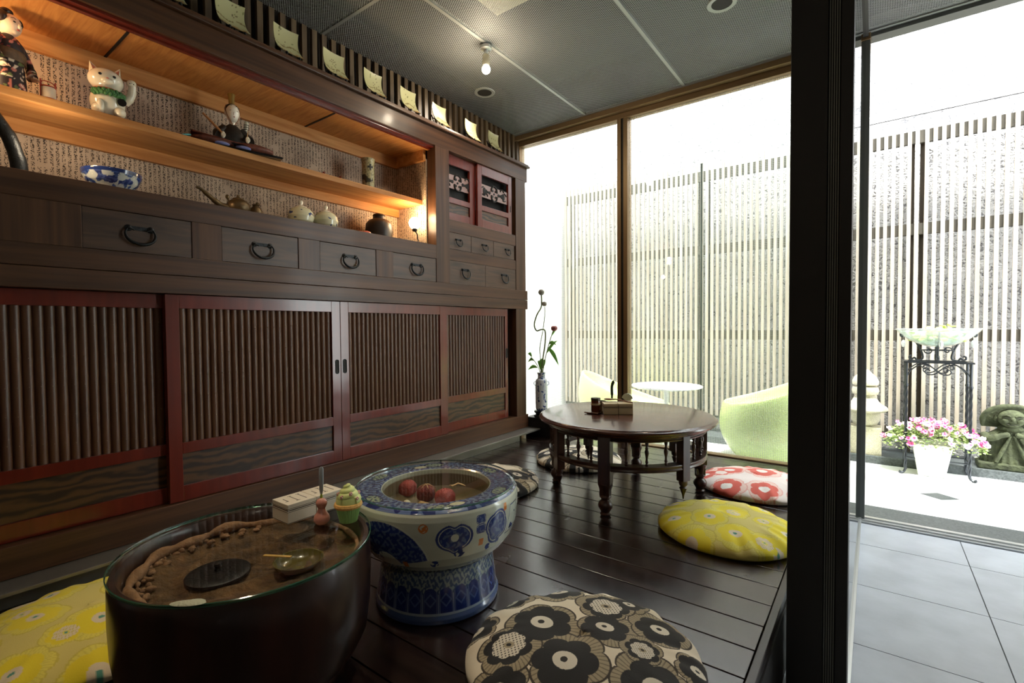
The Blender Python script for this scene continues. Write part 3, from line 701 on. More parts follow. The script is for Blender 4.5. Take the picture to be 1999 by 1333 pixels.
b.build('icing', mat('pistachio_icing', lin(206,218,140), .4, coat=.2), t, ang=80)
for q, (a, z, r) in enumerate(((radians(-70), .078, .030), (radians(-20), .086, .027), (radians(10), .070,.034), (radians(-110), .083, .028), (radians(60), .08, .029))):
    b = B(); b.M = Matrix.Translation((r*cos(a), r*sin(a), z))
    for k in range(5): b.ball((.001, .0035*cos(k*1.257), .0035*sin(k*1.257)), .0028, 8, 5)
    b.ball((.002,0,0), .0022, 8, 5, 1); b.build('sugar_flower', [mat_sf if 'mat_sf' in globals() else globals().setdefault('mat_sf', mat('pink_sugar', lin(214,160,150), .5)), mat_sg if 'mat_sg' in globals() else globals().setdefault('mat_sg', mat('white_sugar', lin(240,232,220), .5))], t)

# pink gourd-shaped holder with a knife
t = thing('gourd_holder', 'glossy pink gourd-shaped ceramic holder in front of the cupcake', 'holder', (-1.270, .790, .3630))
B().lathe([(0,0),(.016,0),(.021,.006),(.023,.014),(.020,.024),(.0125,.034),(.0095,.043),(.0125,.049),(.0155,.056),(.0155,.062),(.0115,.069),(.004,.073),(.0035,.066)], seg=36, capb=False).build('gourd_body', mat('pink_glaze', lin(206,140,124), .18, coat=.8), t)
t = thing('butter_knife', 'small silver knife with green collar standing in the pink holder', 'knife', (-1.270, .790, .4290))
b = B(); prof = [(0,.014,.0022),(.01,.016,.0022),(.02,.018,.0022),(.03,.075,.0022)]
b.tube([(0,0,.018),(0.0,0,.03),(.0005,0,.06),(.001,.0003,.092),(.001,.0006,.097)], [.0030,.0055,.0066,.0062,.0022], 12, flat=.35)
b.build('blade', mat('steel', lin(205,212,218), .3, metal=.6), t)
B().tube([(0,0,0),(0,0,.008),(0,0,.018)], [.0022,.0040,.0026], 10).build('collar', mat('green_collar', lin(170,190,70), .3), t)

# ================================================================ blue-and-white porcelain brazier
t = thing('porcelain_brazier', 'blue and white patterned porcelain brazier with round glass top', 'brazier', (-1.22, 1.20, 0))
prof = [(.200,0),(.209,.004),(.211,.018),(.206,.028),(.203,.04),(.196,.10),(.190,.145),(.192,.162),(.206,.176),(.238,.200),(.262,.232),(.275,.272),(.280,.315),(.281,.350),(.279,.366),(.274,.376),(.262,.380)]
def resample(pr, n):
    P = [Vector((a, b, 0)) for a, b in pr]; L = [0]
    for i in range(1, len(P)): L.append(L[-1] + (P[i]-P[i-1]).length)
    out = []; j = 0
    for k in range(n):
        s_ = L[-1]*k/(n-1)
        while j < len(L)-2 and L[j+1] < s_: j += 1
        f_ = (s_-L[j])/(L[j+1]-L[j]); q = P[j].lerp(P[j+1], f_); out.append((q.x, q.y))
    return out
def paint_lathe(prof, n, seg, fn, **kw):
    pr = resample(prof, n); b = B(); b.lathe(pr, seg=seg, capb=False, capt=False, **kw)
    th = np.tile(2*pi*np.arange(seg)/seg, n); z = np.repeat([p[1] for p in pr], seg); r = np.repeat([p[0] for p in pr], seg)
    return b, fn(th, z, r)
Lc = lambda *c: np.array(lin(*c)[:3])
def brazier_paint(th, z, r):
    u = ((th + radians(44.5) + pi) % (2*pi) - pi) * .27                # arc length, 0 towards the room
    wn = npnoise(u, z, 90, 1); w2 = npnoise(u, z, 260, 2)
    out = np.tile(Lc(206,212,198), (len(z), 1)); blue = Lc(44,64,132); dk = Lc(32,46,104); mid = Lc(96,116,160); org = Lc(214,128,66); wh = Lc(214,220,206)
    out[(z > .373)] = mid; out[(z > .373) & (wn > .05)] = dk
    def shape(c, z0, fn, inner=True, cc=blue, ring=True):
        dx = u - c; dz = z - z0; d = fn(dx, dz)
        out[d < 1] = cc
        if ring: out[(d > .82) & (d < .87)] = wh
        if inner: out[(d < .76) & (w2 > .10)] = mid
    def fan(dx, dz):
        rr = np.hypot(dx + .035, dz + .068); an = np.degrees(np.arctan2(dz + .068, dx + .035))
        return np.where((rr > .042) & (rr < .148) & (an > 12) & (an < 150), .5, 2) + np.where((rr > .142) | (rr < .048), .33, 0)
    shape(-.135, .270, fan)
    shape(-.04+.0, .335, lambda dx, dz: np.hypot(dx, dz)/.014, False, org, False)
    m_ = (np.hypot(u+.04, z-.335) < .0105) & (w2 > 0); out[m_] = wh
    shape(.05, .300, lambda dx, dz: np.hypot(dx/1.3, dz - .010*np.exp(-(dx/.012)**2)*-1)/.043)
    out[np.hypot((u-.05), (z-.300)) < .012] = wh
    for zz in (.341, .311): shape(.133, zz, lambda dx, dz: (np.abs(dx/.0165)**4 + np.abs(dz/.0145)**4)**.25, True)
    def quat(dx, dz):
        a = np.arctan2(dz, dx); return np.hypot(dx/.92, dz)/(.046*(1+.16*np.abs(np.cos(2*a+.78))))*.98
    shape(.198, .300, quat)
    shape(.285, .300, lambda dx, dz: np.maximum(np.abs(dx - dz*.25)/.026, np.abs(dz)/.042), False, wh, False)
    sq = np.maximum(np.abs((u-.285) - (z-.300)*.25)/.028, np.abs(z-.300)/.045); out[(sq < 1) & (sq > .92)] = blue; out[(sq < .8) & (wn > .25)] = blue
    for c, z0, s_ in ((.065,.252,.018),(-.01,.215,.014),(.165,.243,.011),(.205,.250,.009),(-.20,.235,.02),(-.27,.30,.03)):
        out[(np.hypot(u-c, z-z0) < s_) & (npnoise(u, z, 200, 5) > -.12)] = blue
    for c, z0 in ((.135,.268),(-.105,.212),(.235,.35),(-.29,.22)): out[(np.maximum(np.abs(u-c), np.abs(z-z0)*.7) < .008)] = org
    lo = z < .172; out[lo] = np.where((w2[lo] + .25*wn[lo] > .0)[:, None], Lc(62,82,118), Lc(134,148,150))
    ar = (z < .115); ph = (u / .066) % 1; arch = z < .082 + .030*np.sqrt(np.clip(1 - ((ph-.5)*2)**2, 0, 1))
    m_ = arch & ar; out[m_] = Lc(34,50,112)
    e = m_ & ((ph < .04) | (ph > .96) | (np.abs(ph-.1) < .014) | (np.abs(ph-.9) < .014)); out[e] = Lc(120,136,168)
    e = m_ & (np.abs(np.abs(ph-.5)*1.6 + np.abs(z-.075)*30 - .55) < .10) ; out[e] = Lc(78,98,148)
    out[z < .036] = Lc(70,90,136); out[(z > .030) & (z < .036)] = Lc(150,164,180)
    return out
glaze = vcol('porcelain_glaze', .16, coat=.7)
b, c = paint_lathe(prof, 240, 1300, brazier_paint); b.build('bowl', glaze, t, ang=60, col=c)
def rim_paint(th, z, r):
    u = th * .23; w2 = npnoise(u, r, 230, 3); out = np.where((w2 > -.05)[:, None], Lc(52,70,122), Lc(120,134,152))
    for k in range(6):
        d = np.hypot(((th - k*1.047 - .3 + pi) % (2*pi) - pi) * .232 / .040, (r - .232)/.022)
        out[d < 1] = np.where((npnoise(u, r, 260, 7)[d < 1] > -.1)[:, None], Lc(158,168,132), Lc(70,88,120)); out[(d > .9) & (d < 1.08)] = Lc(40,54,96)
    for k in (0, 3):
        a0 = radians(-28) + k*1.047
        out[np.hypot(((th - a0 + pi) % (2*pi) - pi) * .232 / .026, (r - .218)/.014) < 1] = Lc(226,220,184)
    out[r < .188] = Lc(190,194,172); return out
b, c = paint_lathe([(.262,.380),(.24,.3795),(.195,.3795),(.184,.376),(.181,.36)], 70, 1000, rim_paint); b.build('rim', glaze, t, ang=60, col=c)
B().lathe([(.181,.362),(.186,.34),(.186,.312),(.16,.296),(0,.292)], seg=96, capb=False, capt=False).build('inner_bowl', mat('olive_glaze', lin(128,116,84), .3, coat=.4), t)
b = B().lathe([(.2685,.390),(0,.390)], seg=128, capb=False, capt=False)
b.build('glass_top', M['clear'], t, smooth=False); B().lathe([(.269,.3838),(.2713,.3855),(.2713,.388),(.269,.3898)], seg=128, capb=False, capt=False).build('glass_edge', M['gedge'], t, label='greenish edge of the round glass disc')
# cloth ornaments inside
rc = mat('red_crepe', lin(170,70,60), .75, bump=.4, bscale=120, var=.25, vscale=60); rc2 = mat('dark_red_crepe', lin(118,44,36), .75, bump=.4, bscale=120, var=.5, vscale=90)
cordm = mat('gold_cord', lin(206,168,110), .6)
def crepe_ball(loc, r, m_, label, rz=0, cord=True):
    t = thing('cloth_ball', label, 'ornament', loc, rz, 'red cloth ornaments in the brazier')
    def f(u, v):
        a = 2*pi*u; q = pi*v; k = (abs(cos(a))**4 + abs(sin(a))**4) ** -.25 * (abs(cos(q))**3 + abs(sin(q))**3) ** -.33; k = min(k, 1.22) * (1 + .04*sin(6*a)*sin(q))
        return (r*sin(q)*cos(a)*k, r*sin(q)*sin(a)*k, r*.86 - r*cos(q)*.86*min(k,1.1) + .002)
    B().surf(f, 40, 24, True).build('padding', m_, t, ang=180)
    if cord:
        b = B()
        for k in range(3):
            a = k * pi/3; b.tube([(cos(a)*r*1.07*cos(q), sin(a)*r*1.07*cos(q), r*.86 + r*.98*sin(q) + .002) for q in [pi*j/16 for j in range(17)]], .0016, 6)
        b.build('cord', cordm, t)
    return t
crepe_ball((-1.400, 1.222, .294), .032, rc, 'plain red crepe ball at the left inside the porcelain brazier', .3, False)
crepe_ball((-1.300, 1.225, .294), .032, rc2, 'dark red crepe ball tied with gold cord inside the porcelain brazier', .6)
t = crepe_ball((-1.212, 1.232, .294), .032, rc, 'pinkish red crepe parcel with straw tassel inside the porcelain brazier', .2, False)
b = B()
for k in range(14):
    a = -.2 + .05*k + 1.0; b.tube([(.025*cos(a), .025*sin(a), .065), (.05*cos(a+.1), .05*sin(a+.1), .070 - .001*k), (.075*cos(a), .075*sin(a), .060)], .0014, 5)
b.build('tassel', cordm, t)
tag(B().ball((-1.290, 1.125, .311), (.016, .013, .018)).build('pale_egg', mat('ivory', lin(222,212,180), .35)), 'small ivory egg beside the red cloth balls', 'egg')
b = B(); b.M = Matrix.Translation((-1.245, 1.150, .298)) @ Matrix.Rotation(1.1, 4, 'Z')
for k in range(6): b.tube([(-.03, .004*k - .01, 0), (0, .003*k - .008, .016 + .002*k), (.03, .002*k, .012)], .0022, 6)
tag(b.build('straw_knot', cordm), 'twisted straw knot lying beside the ivory egg', 'ornament')

# ================================================================ round low table
tw = wood('table_wood', lin(58,30,20), lin(92,50,33), 'X', 18, .10, .24, coat=.4, dist=.4, bump=.02)
twz = wood('table_leg_wood', lin(46,25,18), lin(72,40,28), 'Z', 18, .10, .34, coat=.25, dist=.4, bump=.02)
t = thing('round_table', 'low round dark wooden table with turned spindles and ball feet', 'table', (-1.117, 2.57, 0))
B().lathe([(.40,.386),(.440,.388),(.452,.394),(.455,.400),(.466,.404),(.478,.410),(.482,.417),(.480,.424),(.470,.428),(.466,.4325),(.455,.435),(0,.435)], seg=128).build('tabletop', tw, t, ang=35)
def ringpart(name, r0, r1, z0, z1):
    B().lathe([(r0,z0),(r1,z0),(r1+.004,z0+.006),(r1,(z0+z1)/2),(r1+.003,z1-.003),(r1,z1),(r0,z1),(r0,z0)], seg=96, capb=False, capt=False).build(name, twz, t, ang=35)
ringpart('apron', .385, .425, .368, .388); ringpart('lower_ring', .370, .425, .222, .250)
LEG = [radians(q) for q in (32, 104, 192, 280)]
def turned_leg(a):
    b = B(); R_ = Matrix.Translation((.408*cos(a), .408*sin(a), 0)) @ Matrix.Rotation(a, 4, 'Z'); b.M = R_
    b.box(-.030, -.030, .155, .030, .030, .388)
    for k in (-1,): pass
    b.lathe([(.018,.0),(.024,.004),(.028,.010),(.020,.018),(.026,.028),(.034,.042),(.036,.054),(.031,.068),(.020,.078),(.022,.086),(.029,.092),(.029,.100),(.026,.104),(.028,.128),(.033,.140),(.036,.150),(.036,.158)], seg=28)
    b.box(-.024, -.024, .100, .024, .024, .145)
    return b
for a in LEG: turned_leg(a).build('leg', twz, t, ang=40, bevel=.0015)
for i in range(4):
    a = LEG[i]; a2 = LEG[(i+1) % 4] + (2*pi if i == 3 else 0); am = (a + a2) / 2
    b = B(); b.M = Matrix.Translation((.408*cos(am), .408*sin(am), 0)) @ Matrix.Rotation(am, 4, 'Z')
    b.box(-.022, -.024, .165, .022, .024, .388).lathe([(.0,.072),(.004,.078),(.005,.092),(.009,.104),(.012,.110),(.016,.124),(.020,.130),(.012,.137),(.018,.143),(.021,.150),(.021,.166)], seg=20)
    b.build('pendant_post', twz, t, ang=40, bevel=.0015)
    for seg0, seg1 in ((a, am), (am, a2)):
        for k in (1, 2, 3):
            q = seg0 + (seg1 - seg0) * (k / 4)
            B().lathe([(.006,.249),(.009,.256),(.005,.262),(.009,.270),(.0055,.276),(.005,.288),(.0075,.300),(.0105,.312),(.0105,.322),(.006,.330),(.0085,.336),(.005,.342),(.0075,.352),(.009,.360),(.007,.369)], (.400*cos(q), .400*sin(q), 0), 14).build('spindle', twz, t, ang=50)
TZ = .4355
box2 = mat('buff_box', lin(186,166,126), .45)
lidded_box((-1.185, 2.515, TZ), radians(34), .078, .085, .060, 'buff lidded box beside the amber jar on the round table', None, True, False, box2)
lidded_box((-1.118, 2.560, TZ), radians(34), .078, .085, .060, 'buff lidded box under the pale shell on the round table', None, True, False, box2)
t = thing('saucer', 'small reddish wooden saucer under the amber jar', 'saucer', (-1.262, 2.475, TZ)); B().box(-.042, -.040, .003, .042, .040, .010).box(-.03,-.03,0,.03,.03,.003).build('tray_body', tw, t, smooth=False, bevel=.002)
t = thing('amber_jar', 'cylindrical amber glass jar with cream label on a wooden saucer', 'jar', (-1.255, 2.480, TZ + .0105))
B().lathe([(0,0),(.024,0),(.0255,.002),(.0255,.060),(.024,.063),(.0,.064)], seg=32).build('jar_body', mat('amber', lin(96,46,24), .15, coat=.6), t)
B().lathe([(.0258,.036),(.0258,.047)], seg=32, capb=False, capt=False).build('label_band', mat('cream_label', lin(196,176,132), .6), t)
B().lathe([(.0262,.062),(.0265,.064),(.0265,.074),(.025,.076),(0,.076)], seg=32).build('jar_lid', mat('dark_lid', lin(62,50,30), .35, metal=.4), t)
tag(B().lathe([(0,0),(.016,0),(.020,.01),(.024,.040),(.025,.058),(.022,.058),(.019,.02),(0,.012)], (-1.262, 2.572, TZ), 28, capb=False, capt=False).build('small_cup', mat('olive_cup', lin(74,64,38), .35)), 'small dark olive cup behind the amber jar', 'cup')
b = B().ball((-1.213, 2.555, TZ + .073), (.026,.016,.006), 16, 8, rot=Matrix.Rotation(.3, 3, 'Z')); b.tube(smooth_path([(-1.20, 2.552, TZ+.072), (-1.16, 2.55, TZ+.077), (-1.11, 2.545, TZ+.071), (-1.07, 2.56, TZ+.064)], 4), .0035, 8)
tag(b.build('wooden_spoon', mat('spoon_wood', lin(140,90,50), .45)), 'curved wooden spoon lying across the buff boxes', 'spoon')
b = B().tube(smooth_path([(-1.198, 2.570, TZ+.077), (-1.198, 2.571, TZ+.10), (-1.199, 2.571, TZ+.14), (-1.192, 2.573, TZ+.168), (-1.186, 2.575, TZ+.174)], 5), [.006]*5+[.0085]*8+[.0095]*7+[.005], 10, flat=.6)
tag(b.build('brush_handle', mat('dark_green_handle', lin(52,60,40), .35)), 'dark green upright brush handle above the wooden spoon', 'brush')
b = B(); rs = random.Random(4)
for k in range(11):
    a = -1.2 + k*.24; b.tube([(0, 0, .0), (.020*sin(a), .006, .022*cos(a) + .004), (.038*sin(a), .004, .034*cos(a)+.006)], [.003, .006, .0035], 8)
b.M = None; b.v = [(v[0]*.9 - 1.122, v[1] + 2.605, v[2]*1.1 + TZ + .063) for v in b.v]
tag(b.build('shell_ornament', mat('pale_shell', lin(206,214,196), .35, coat=.3)), 'pale greenish fan-ribbed shell on the right buff box', 'shell')

# ================================================================ vase with flowers in the corner
tag(B().box(-2.40, 3.43, .0, -2.10, 3.60, .155).build('vase_plinth', mat('black_plinth', lin(30,28,26), .4), smooth=False, bevel=.003), 'low dark box plinth in the window corner under the vase', 'plinth')
t = thing('vase_stand', 'small round black wooden stand under the blue and white vase', 'stand', (-2.283, 3.50, .1555))
B().lathe([(.058,0),(.066,.006),(.062,.014),(.050,.020),(.052,.032),(.062,.040),(.064,.050),(.060,.054),(.0,.054)], seg=32).build('stand_body', M['iron'], t)
def vase_paint(th, z, r):
    u = th * .06; n1 = npnoise(u, z, 105, 11); n2 = npnoise(u, z, 230, 12); out = np.tile(Lc(226,232,240), (len(z), 1))
    m_ = (n1 > .36) & (z > .03) & (z < .26); out[m_] = Lc(60,88,158); out[(n1 > .2) & (n2 > .3) & (z < .27)] = Lc(92,120,176); out[(n1 > .45)] = Lc(36,58,122)
    out[(z < .022) & (n2 > -.1)] = Lc(60,84,140); out[(z > .275) & (z < .32) & (n2 > .05)] = Lc(84,108,160); return out
t = thing('vase', 'blue and white cylindrical porcelain vase holding curling flower stems', 'vase', (-2.283, 3.50, .210))
b, c = paint_lathe([(.038,0),(.046,.008),(.050,.02),(.0515,.06),(.0515,.22),(.050,.25),(.046,.264),(.034,.272),(.030,.285),(.031,.308),(.037,.322),(.036,.326),(.028,.316),(.026,.28)], 110, 240, vase_paint)
b.build('vase_body', glaze, t, ang=50, col=c)
for s_ in (-1, 1):
    b = B(); b.tube([(s_*.052*.8 + s_*.012*cos(a)*.8, s_*.052*.6 + s_*.012*cos(a)*.6, .232 + .016*sin(a)) for a in [2*pi*k/16 for k in range(16)]], .003, 8, closed=True)
    b.build('ring_handle', mat('blue_handle', lin(120,140,180), .2, coat=.6), t)
stemm = mat('flower_stem', lin(112,130,84), .5, var=.2); leafm = mat('green_leaf', lin(128,196,84), .45, sub=.25); budm = mat('allium_bud', lin(188,184,170), .8, bump=.8, bscale=400, var=.2, vscale=300)
VB = Vector((-2.283, 3.50, .536))
def vp(px, py, d=0):       # offsets across / up from the vase mouth, in metres
    return (VB.x + px * .80 - d*.6, VB.y + px * .595 + d*.8, VB.z + py)
def stem(name, label, pts, r, head=None, cat='flower'):
    t = thing(name, label, cat, tuple(VB + Vector((0, 0, -.05))))
    B().tube(smooth_path([vp(*p) for p in pts], 6), r, 8).build('stem', stemm, t, world=True)
    return t
P1 = [(0,-.05),(.012,.10),(.030,.22),(.037,.31),(.030,.36),(0,.365),(-.035,.355),(-.055,.385),(-.055,.43),(-.03,.50),(.0,.55),(.006,.60),(.004,.66)]
t = stem('allium', 'tall allium with a looping thick stem and pale round head', P1, .0062)
B().ball(vp(.004,.682), .026, 20, 14).build('flower_head', budm, t, world=True)
P2 = [(-.004,-.05),(-.006,.10),(-.012,.20),(.0,.28),(.016,.36),(.028,.45),(.034,.52),(.030,.56)]
t = stem('allium', 'shorter allium with a thin curved stem and pale head', P2, .0034)
B().ball(vp(.029,.583), .021, 20, 14).build('flower_head', budm, t, world=True)
P3 = [(.004,-.05),(.03,.10),(.055,.20),(.085,.30),(.105,.355)]
t = stem('peony', 'peony stem with a closed dark pink bud leaning right', P3, .0036)
b = B(); c0 = vp(.112,.372); b.ball(c0, (.026,.026,.022), 18, 12)
for k in range(7): a = k*.9; b.ball((c0[0]+.012*cos(a), c0[1]+.012*sin(a), c0[2]+.003), (.016,.016,.020), 12, 8)
b.build('bud', mat('pink_bud', lin(150,84,84), .6, var=.3), t, world=True)
def leaf(b, base, tip, w, bend=.02):
    A_ = Vector(base); T_ = Vector(tip); d = T_ - A_; s_ = d.cross(Vector((.6,-.8,0))).normalized(); n = 8; vs = []
    for i in range(n+1):
        q = i/n; c_ = A_ + d*q + Vector((0,0,bend*sin(pi*q))); ww = w * sin(pi * q**.8) + .0005
        vs += [tuple(c_ - s_*ww), tuple(c_ + Vector((.002,-.003,0))), tuple(c_ + s_*ww)]
    b.add(vs, [(3*i, 3*i+1, 3*i+4, 3*i+3) for i in range(n)] + [(3*i+1, 3*i+2, 3*i+5, 3*i+4) for i in range(n)])
for base, tip, w in (((.06,.21),(.15,.055),.016),((.045,.16),(.14,.27),.012),((.06,.24),(.13,.23),.014),((.09,.31),(.135,.36),.010),((.0,.02),(-.03,.10),.014),((.0,.02),(.035,.11),.018)):
    b = B(); leaf(b, vp(*base), vp(*tip), w); b.build('leaf', leafm, t, world=True)
t = stem('leaf_sprig', 'low leafy sprig arching left over the vase rim', [(0,-.05),(-.02,.03),(-.06,.10),(-.09,.13)], .003, cat='foliage')
for base, tip, w in (((-.06,.10),(-.115,.085),.012),((-.03,.04),(-.115,.02),.014),((-.08,.13),(-.118,.155),.012),((-.01,.02),(.01,.12),.02)):
    b = B(); leaf(b, vp(*base), vp(*tip), w); b.build('leaf', leafm, t, world=True)

# ================================================================ TERRACE
fw1 = wood('weathered_slats', lin(158,148,132), lin(188,178,162), 'Z', 30, .05, .7, spec=.2); fw2 = mat('grey_rail_wood', lin(78,74,64), .8, var=.2)
fence = thing('slatted_fence', 'tall weathered wooden slatted fence in front of the rough wall', 'fence', (0, 5.42, -.2))
fy = 5.40
def slats(x0, x1):
    b = B(); x = x0; rs = random.Random(int(x0*10)+50)
    while x < x1:
        h = 2.64 + rs.uniform(-.012, .012); b.box(x, fy, -.02, x + .027, fy + .018, h); x += .0535
    b.build('slat_panel', fw1, fence, world=True, smooth=False)
for x0, x1 in ((-3.16, -1.50), (-1.50, .22), (.325, 1.6), (1.65, 3.0)): slats(x0, x1)
B().box(.262, fy-.002, -.02, .290, fy + .018, 2.64).build('slat_panel', fw1, fence, world=True, smooth=False)
for z0, z1 in ((2.455, 2.56), (1.685, 1.78), (.78, .875), (-.05, .03)):
    B().box(-3.16, fy + .019, z0, 3.0, fy + .055, z1).build('rail', fw2, fence, world=True, smooth=False)
dkp = mat('dark_post_wood_outside', lin(58,48,34), .8, var=.2)
for x0 in (-3.10, -1.535, -1.46, .226, .300, 1.60): B().box(x0, fy + .056, -.2, x0 + .036, fy + .10, 2.46).build('fence_post', dkp, fence, world=True, smooth=False)
tag(B().tube([(x, 5.58, 2.74 + .012*sin(x*1.3)) for x in np.linspace(-.1, 2.2, 24)], .004, 6).build('black_cable', M['dark']), 'thin black cable running along the wall just above the fence', 'cable')

# green moulded lounge chairs
grn = mat('green_plastic', lin(214,232,150), .35, coat=.15, sub=.3)
def tub_chair(label, loc, rz, sx, sy, hl, hb, pinch=1):
    t = thing('lounge_chair', label, 'chair', loc, rz, 'green moulded lounge chairs on the terrace')
    RT = .42 + .58 * sin(pi * .66)
    def f(u, v):
        a = 2*pi*u; back = (.5 + .5*cos(a)) ** 1.6; rim = hl + (hb - hl) * back
        if v < .5:
            q = v / .5; z = rim * q; r = .42 + .58 * sin(pi * (.06 + .60*q**.8))
        elif v < .58:
            q = (v - .5) / .08; z = rim + .012*sin(pi*q); r = RT - .05*q
        else:
            q = (v - .58) / .42; r0_ = RT - .05; r = r0_ * (1 - q**1.5); z = rim - (rim - .24) * sin(pi/2*q) ** .8
        return (sx * r * cos(a), sy * r * sin(a), z)
    B().surf(f, 72, 60, True).build('shell', grn, t, ang=180)
    B().lathe([(.0,0),(sx*.46,0),(sx*.48,.012),(sx*.44,.016)], seg=48, sy=sy/sx, capb=False, capt=False).build('base', grn, t)
    return t
tub_chair('pale green moulded tub chair at the right of the white terrace table', (-.68, 4.66, -.25), radians(10), .43, .40, .50, .78)
tub_chair('pale green moulded tub chair left of the window mullion behind the terrace table', (-2.16, 4.95, -.25), radians(195), .50, .38, .36, .68)
t = thing('terrace_table', 'white round pedestal table on the terrace', 'table', (-1.585, 4.60, -.25))
wl = mat('white_laminate', lin(244,244,242), .3, coat=.3)
B().lathe([(0,.588),(.30,.590),(.325,.602),(.322,.610),(0,.612)], seg=80, capb=False).build('tabletop', wl, t)
B().lathe([(.05,.588),(.028,.56),(.022,.40),(.022,.12),(.04,.03),(.05,.02)][::-1], seg=32).build('pedestal', wl, t)
B().lathe([(0,0),(.19,0),(.195,.008),(.17,.018),(.045,.022)], seg=48, capb=False).build('foot', wl, t)

# stone pagoda
stone = mat('pale_granite', lin(196,190,166), .85, bump=.5, bscale=160, var=.22, vscale=140)
t = thing('stone_lantern', 'weathered pale stone lantern standing on the kerb beside the door post', 'lantern', (-.045, 5.24, -.2))
b = B(); b.box(-.105, -.09, 0, .105, .09, .245); b.build('plinth', stone, t, smooth=False, bevel=.012)
B().lathe([(.05,.245),(.075,.265),(.092,.30),(.098,.345),(.090,.365)], seg=40).build('bowl_stone', stone, t)
B().lathe([(.09,.365),(.135,.375),(.150,.39),(.148,.405),(.135,.418),(.11,.43),(.085,.455),(.07,.485),(.05,.51)], seg=44, m=0).build('cap_stone', stone, t)
B().lathe([(.05,.51),(.078,.522),(.085,.55),(.078,.582),(.05,.59)], seg=36).build('ring_stone', stone, t)
B().lathe([(.05,.59),(.080,.603),(.082,.635),(.065,.67),(.035,.70),(.018,.72),(.0,.735)], seg=36).build('finial', stone, t)

# wrought iron stand with glass bowl
wi = mat('wrought_iron', lin(62,66,70), .4, metal=.6)
t = thing('iron_stand', 'tall wrought iron plant stand with scrolls beside the doorway', 'stand', (.392, 5.0, -.25))
X2 = .186; Y2 = .095; TOP = .885
def twist(b, x, y, z0, z1):
    n = 46
    for k in range(3):
        b.tube([(x + .0055*cos(k*2.094 + i*.45), y + .0055*sin(k*2.094 + i*.45), z0 + (z1-z0)*i/n) for i in range(n+1)], .0052, 6)
for sx_ in (-1, 1):
    for sy_ in (-1, 1):
        b = B(); ox = .012*sx_; twist(b, sx_*X2 + ox*0, sy_*Y2, .035, .70)
        b.lathe([(.011,.69),(.014,.70),(.011,.71)], (sx_*X2, sy_*Y2, 0), 14)
        b.tube([(sx_*X2, sy_*Y2, .70), (sx_*X2, sy_*Y2, TOP - .01)], .009, 8)
        b.tube(smooth_path([(sx_*X2, sy_*Y2, .04), (sx_*(X2+.006), sy_*(Y2+.004), .02), (sx_*(X2+.022), sy_*(Y2+.012), .008), (sx_*(X2+.034), sy_*(Y2+.018), .010), (sx_*(X2+.030), sy_*(Y2+.016), .022)], 4), .008, 8)
        b.build('leg', wi, t)
b = B().box(-X2-.018, -Y2-.018, TOP-.012, X2+.018, -Y2+.012, TOP).box(-X2-.018, Y2-.012, TOP-.012, X2+.018, Y2+.018, TOP).box(-X2-.018, -Y2, TOP-.012, -X2+.012, Y2, TOP).box(X2-.012, -Y2, TOP-.012, X2+.018, Y2, TOP)
b.build('top_frame', wi, t, smooth=False, bevel=.001)
b = B().tube([(-X2, -Y2, .13), (X2, -Y2, .13)], .005, 8).tube([(-X2, Y2, .13), (X2, Y2, .13)], .005, 8).tube([(-X2, -Y2, .13), (-X2, Y2, .13)], .005, 8).tube([(X2, -Y2, .13), (X2, Y2, .13)], .005, 8)
b.build('stretcher', wi, t)
def spiral(cx_, cz_, r0_, r1_, a0, a1, n=26): return [(cx_ + (r0_ + (r1_-r0_)*i/n)*cos(a0 + (a1-a0)*i/n), 0, cz_ + (r0_ + (r1_-r0_)*i/n)*sin(a0 + (a1-a0)*i/n)) for i in range(n+1)]
for yy in (-Y2, Y2):
    b = B()
    for s_ in (-1, 1):
        arch = [(s_*X2, 0, .70), (s_*(X2-.004), 0, .77), (s_*(X2-.03), 0, .82), (s_*.10, 0, .862), (s_*.05, 0, .852), (s_*.012, 0, .82)]
        sc = [(q[0], q[1], q[2]) for q in smooth_path(arch, 5)] + [( -s_*.012, 0, .795), (-s_*.035, 0, .785)] + [(-s_*(.055 + (.026 - .020*k/22)*cos(-pi*.5 + 4.6*k/22)), 0, .812 + (.026 - .020*k/22)*sin(-pi*.5 + 4.6*k/22)) for k in range(23)]
        b.tube([(q[0], yy, q[2]) for q in sc], .0045, 8)
        b.tube([(s_*(.075 - q[0]), yy, q[2]) for q in spiral(0, .838, .022, .004, .5, 6.5)], .004, 8)
    b.build('scrollwork', wi, t)
# cradle arms
for k in range(4):
    a = radians(45 + 90*k) if False else radians(90*k); b = B()
    pts = [(.135, .025), (.150, .012), (.165, .018), (.165, .035), (.150, .042)][::-1] + [(.12, .006), (.085, .02), (.095, .08), (.13, .15), (.175, .205), (.205, .225), (.222, .215), (.222, .195), (.208, .190)]
    b.tube([(q[0]*cos(a), q[0]*sin(a)*.7, TOP + q[1]) for q in smooth_path([(p[0], p[1], 0) for p in pts], 4)], .0065, 8)
    b.build('cradle_arm', wi, t)
b = B(); b.tube([(.10*cos(q), .07*sin(q), TOP + .085) for q in [2*pi*k/30 for k in range(30)]], .004, 6, closed=True)
for s_ in (-1, 1): b.tube([(s_*(.055 + q[0]), -.07, q[2]) for q in spiral(0, TOP+.085, .028, .005, 0, s_*7)], .0045, 8)
b.build('cradle_ring', wi, t)
for dx, dy in ((-.205, 0), (.205, 0), (.01, -.15)):
    b = B().ball((dx, dy, TOP + .135), (.014, .014, .030), 8, 6); b.tube([(dx, dy, TOP+.16), (dx, dy, TOP+.195)], .001, 4)
    b.build('crystal_drop', mat('crystal', lin(236,238,240), .08, coat=.6), t, smooth=False)
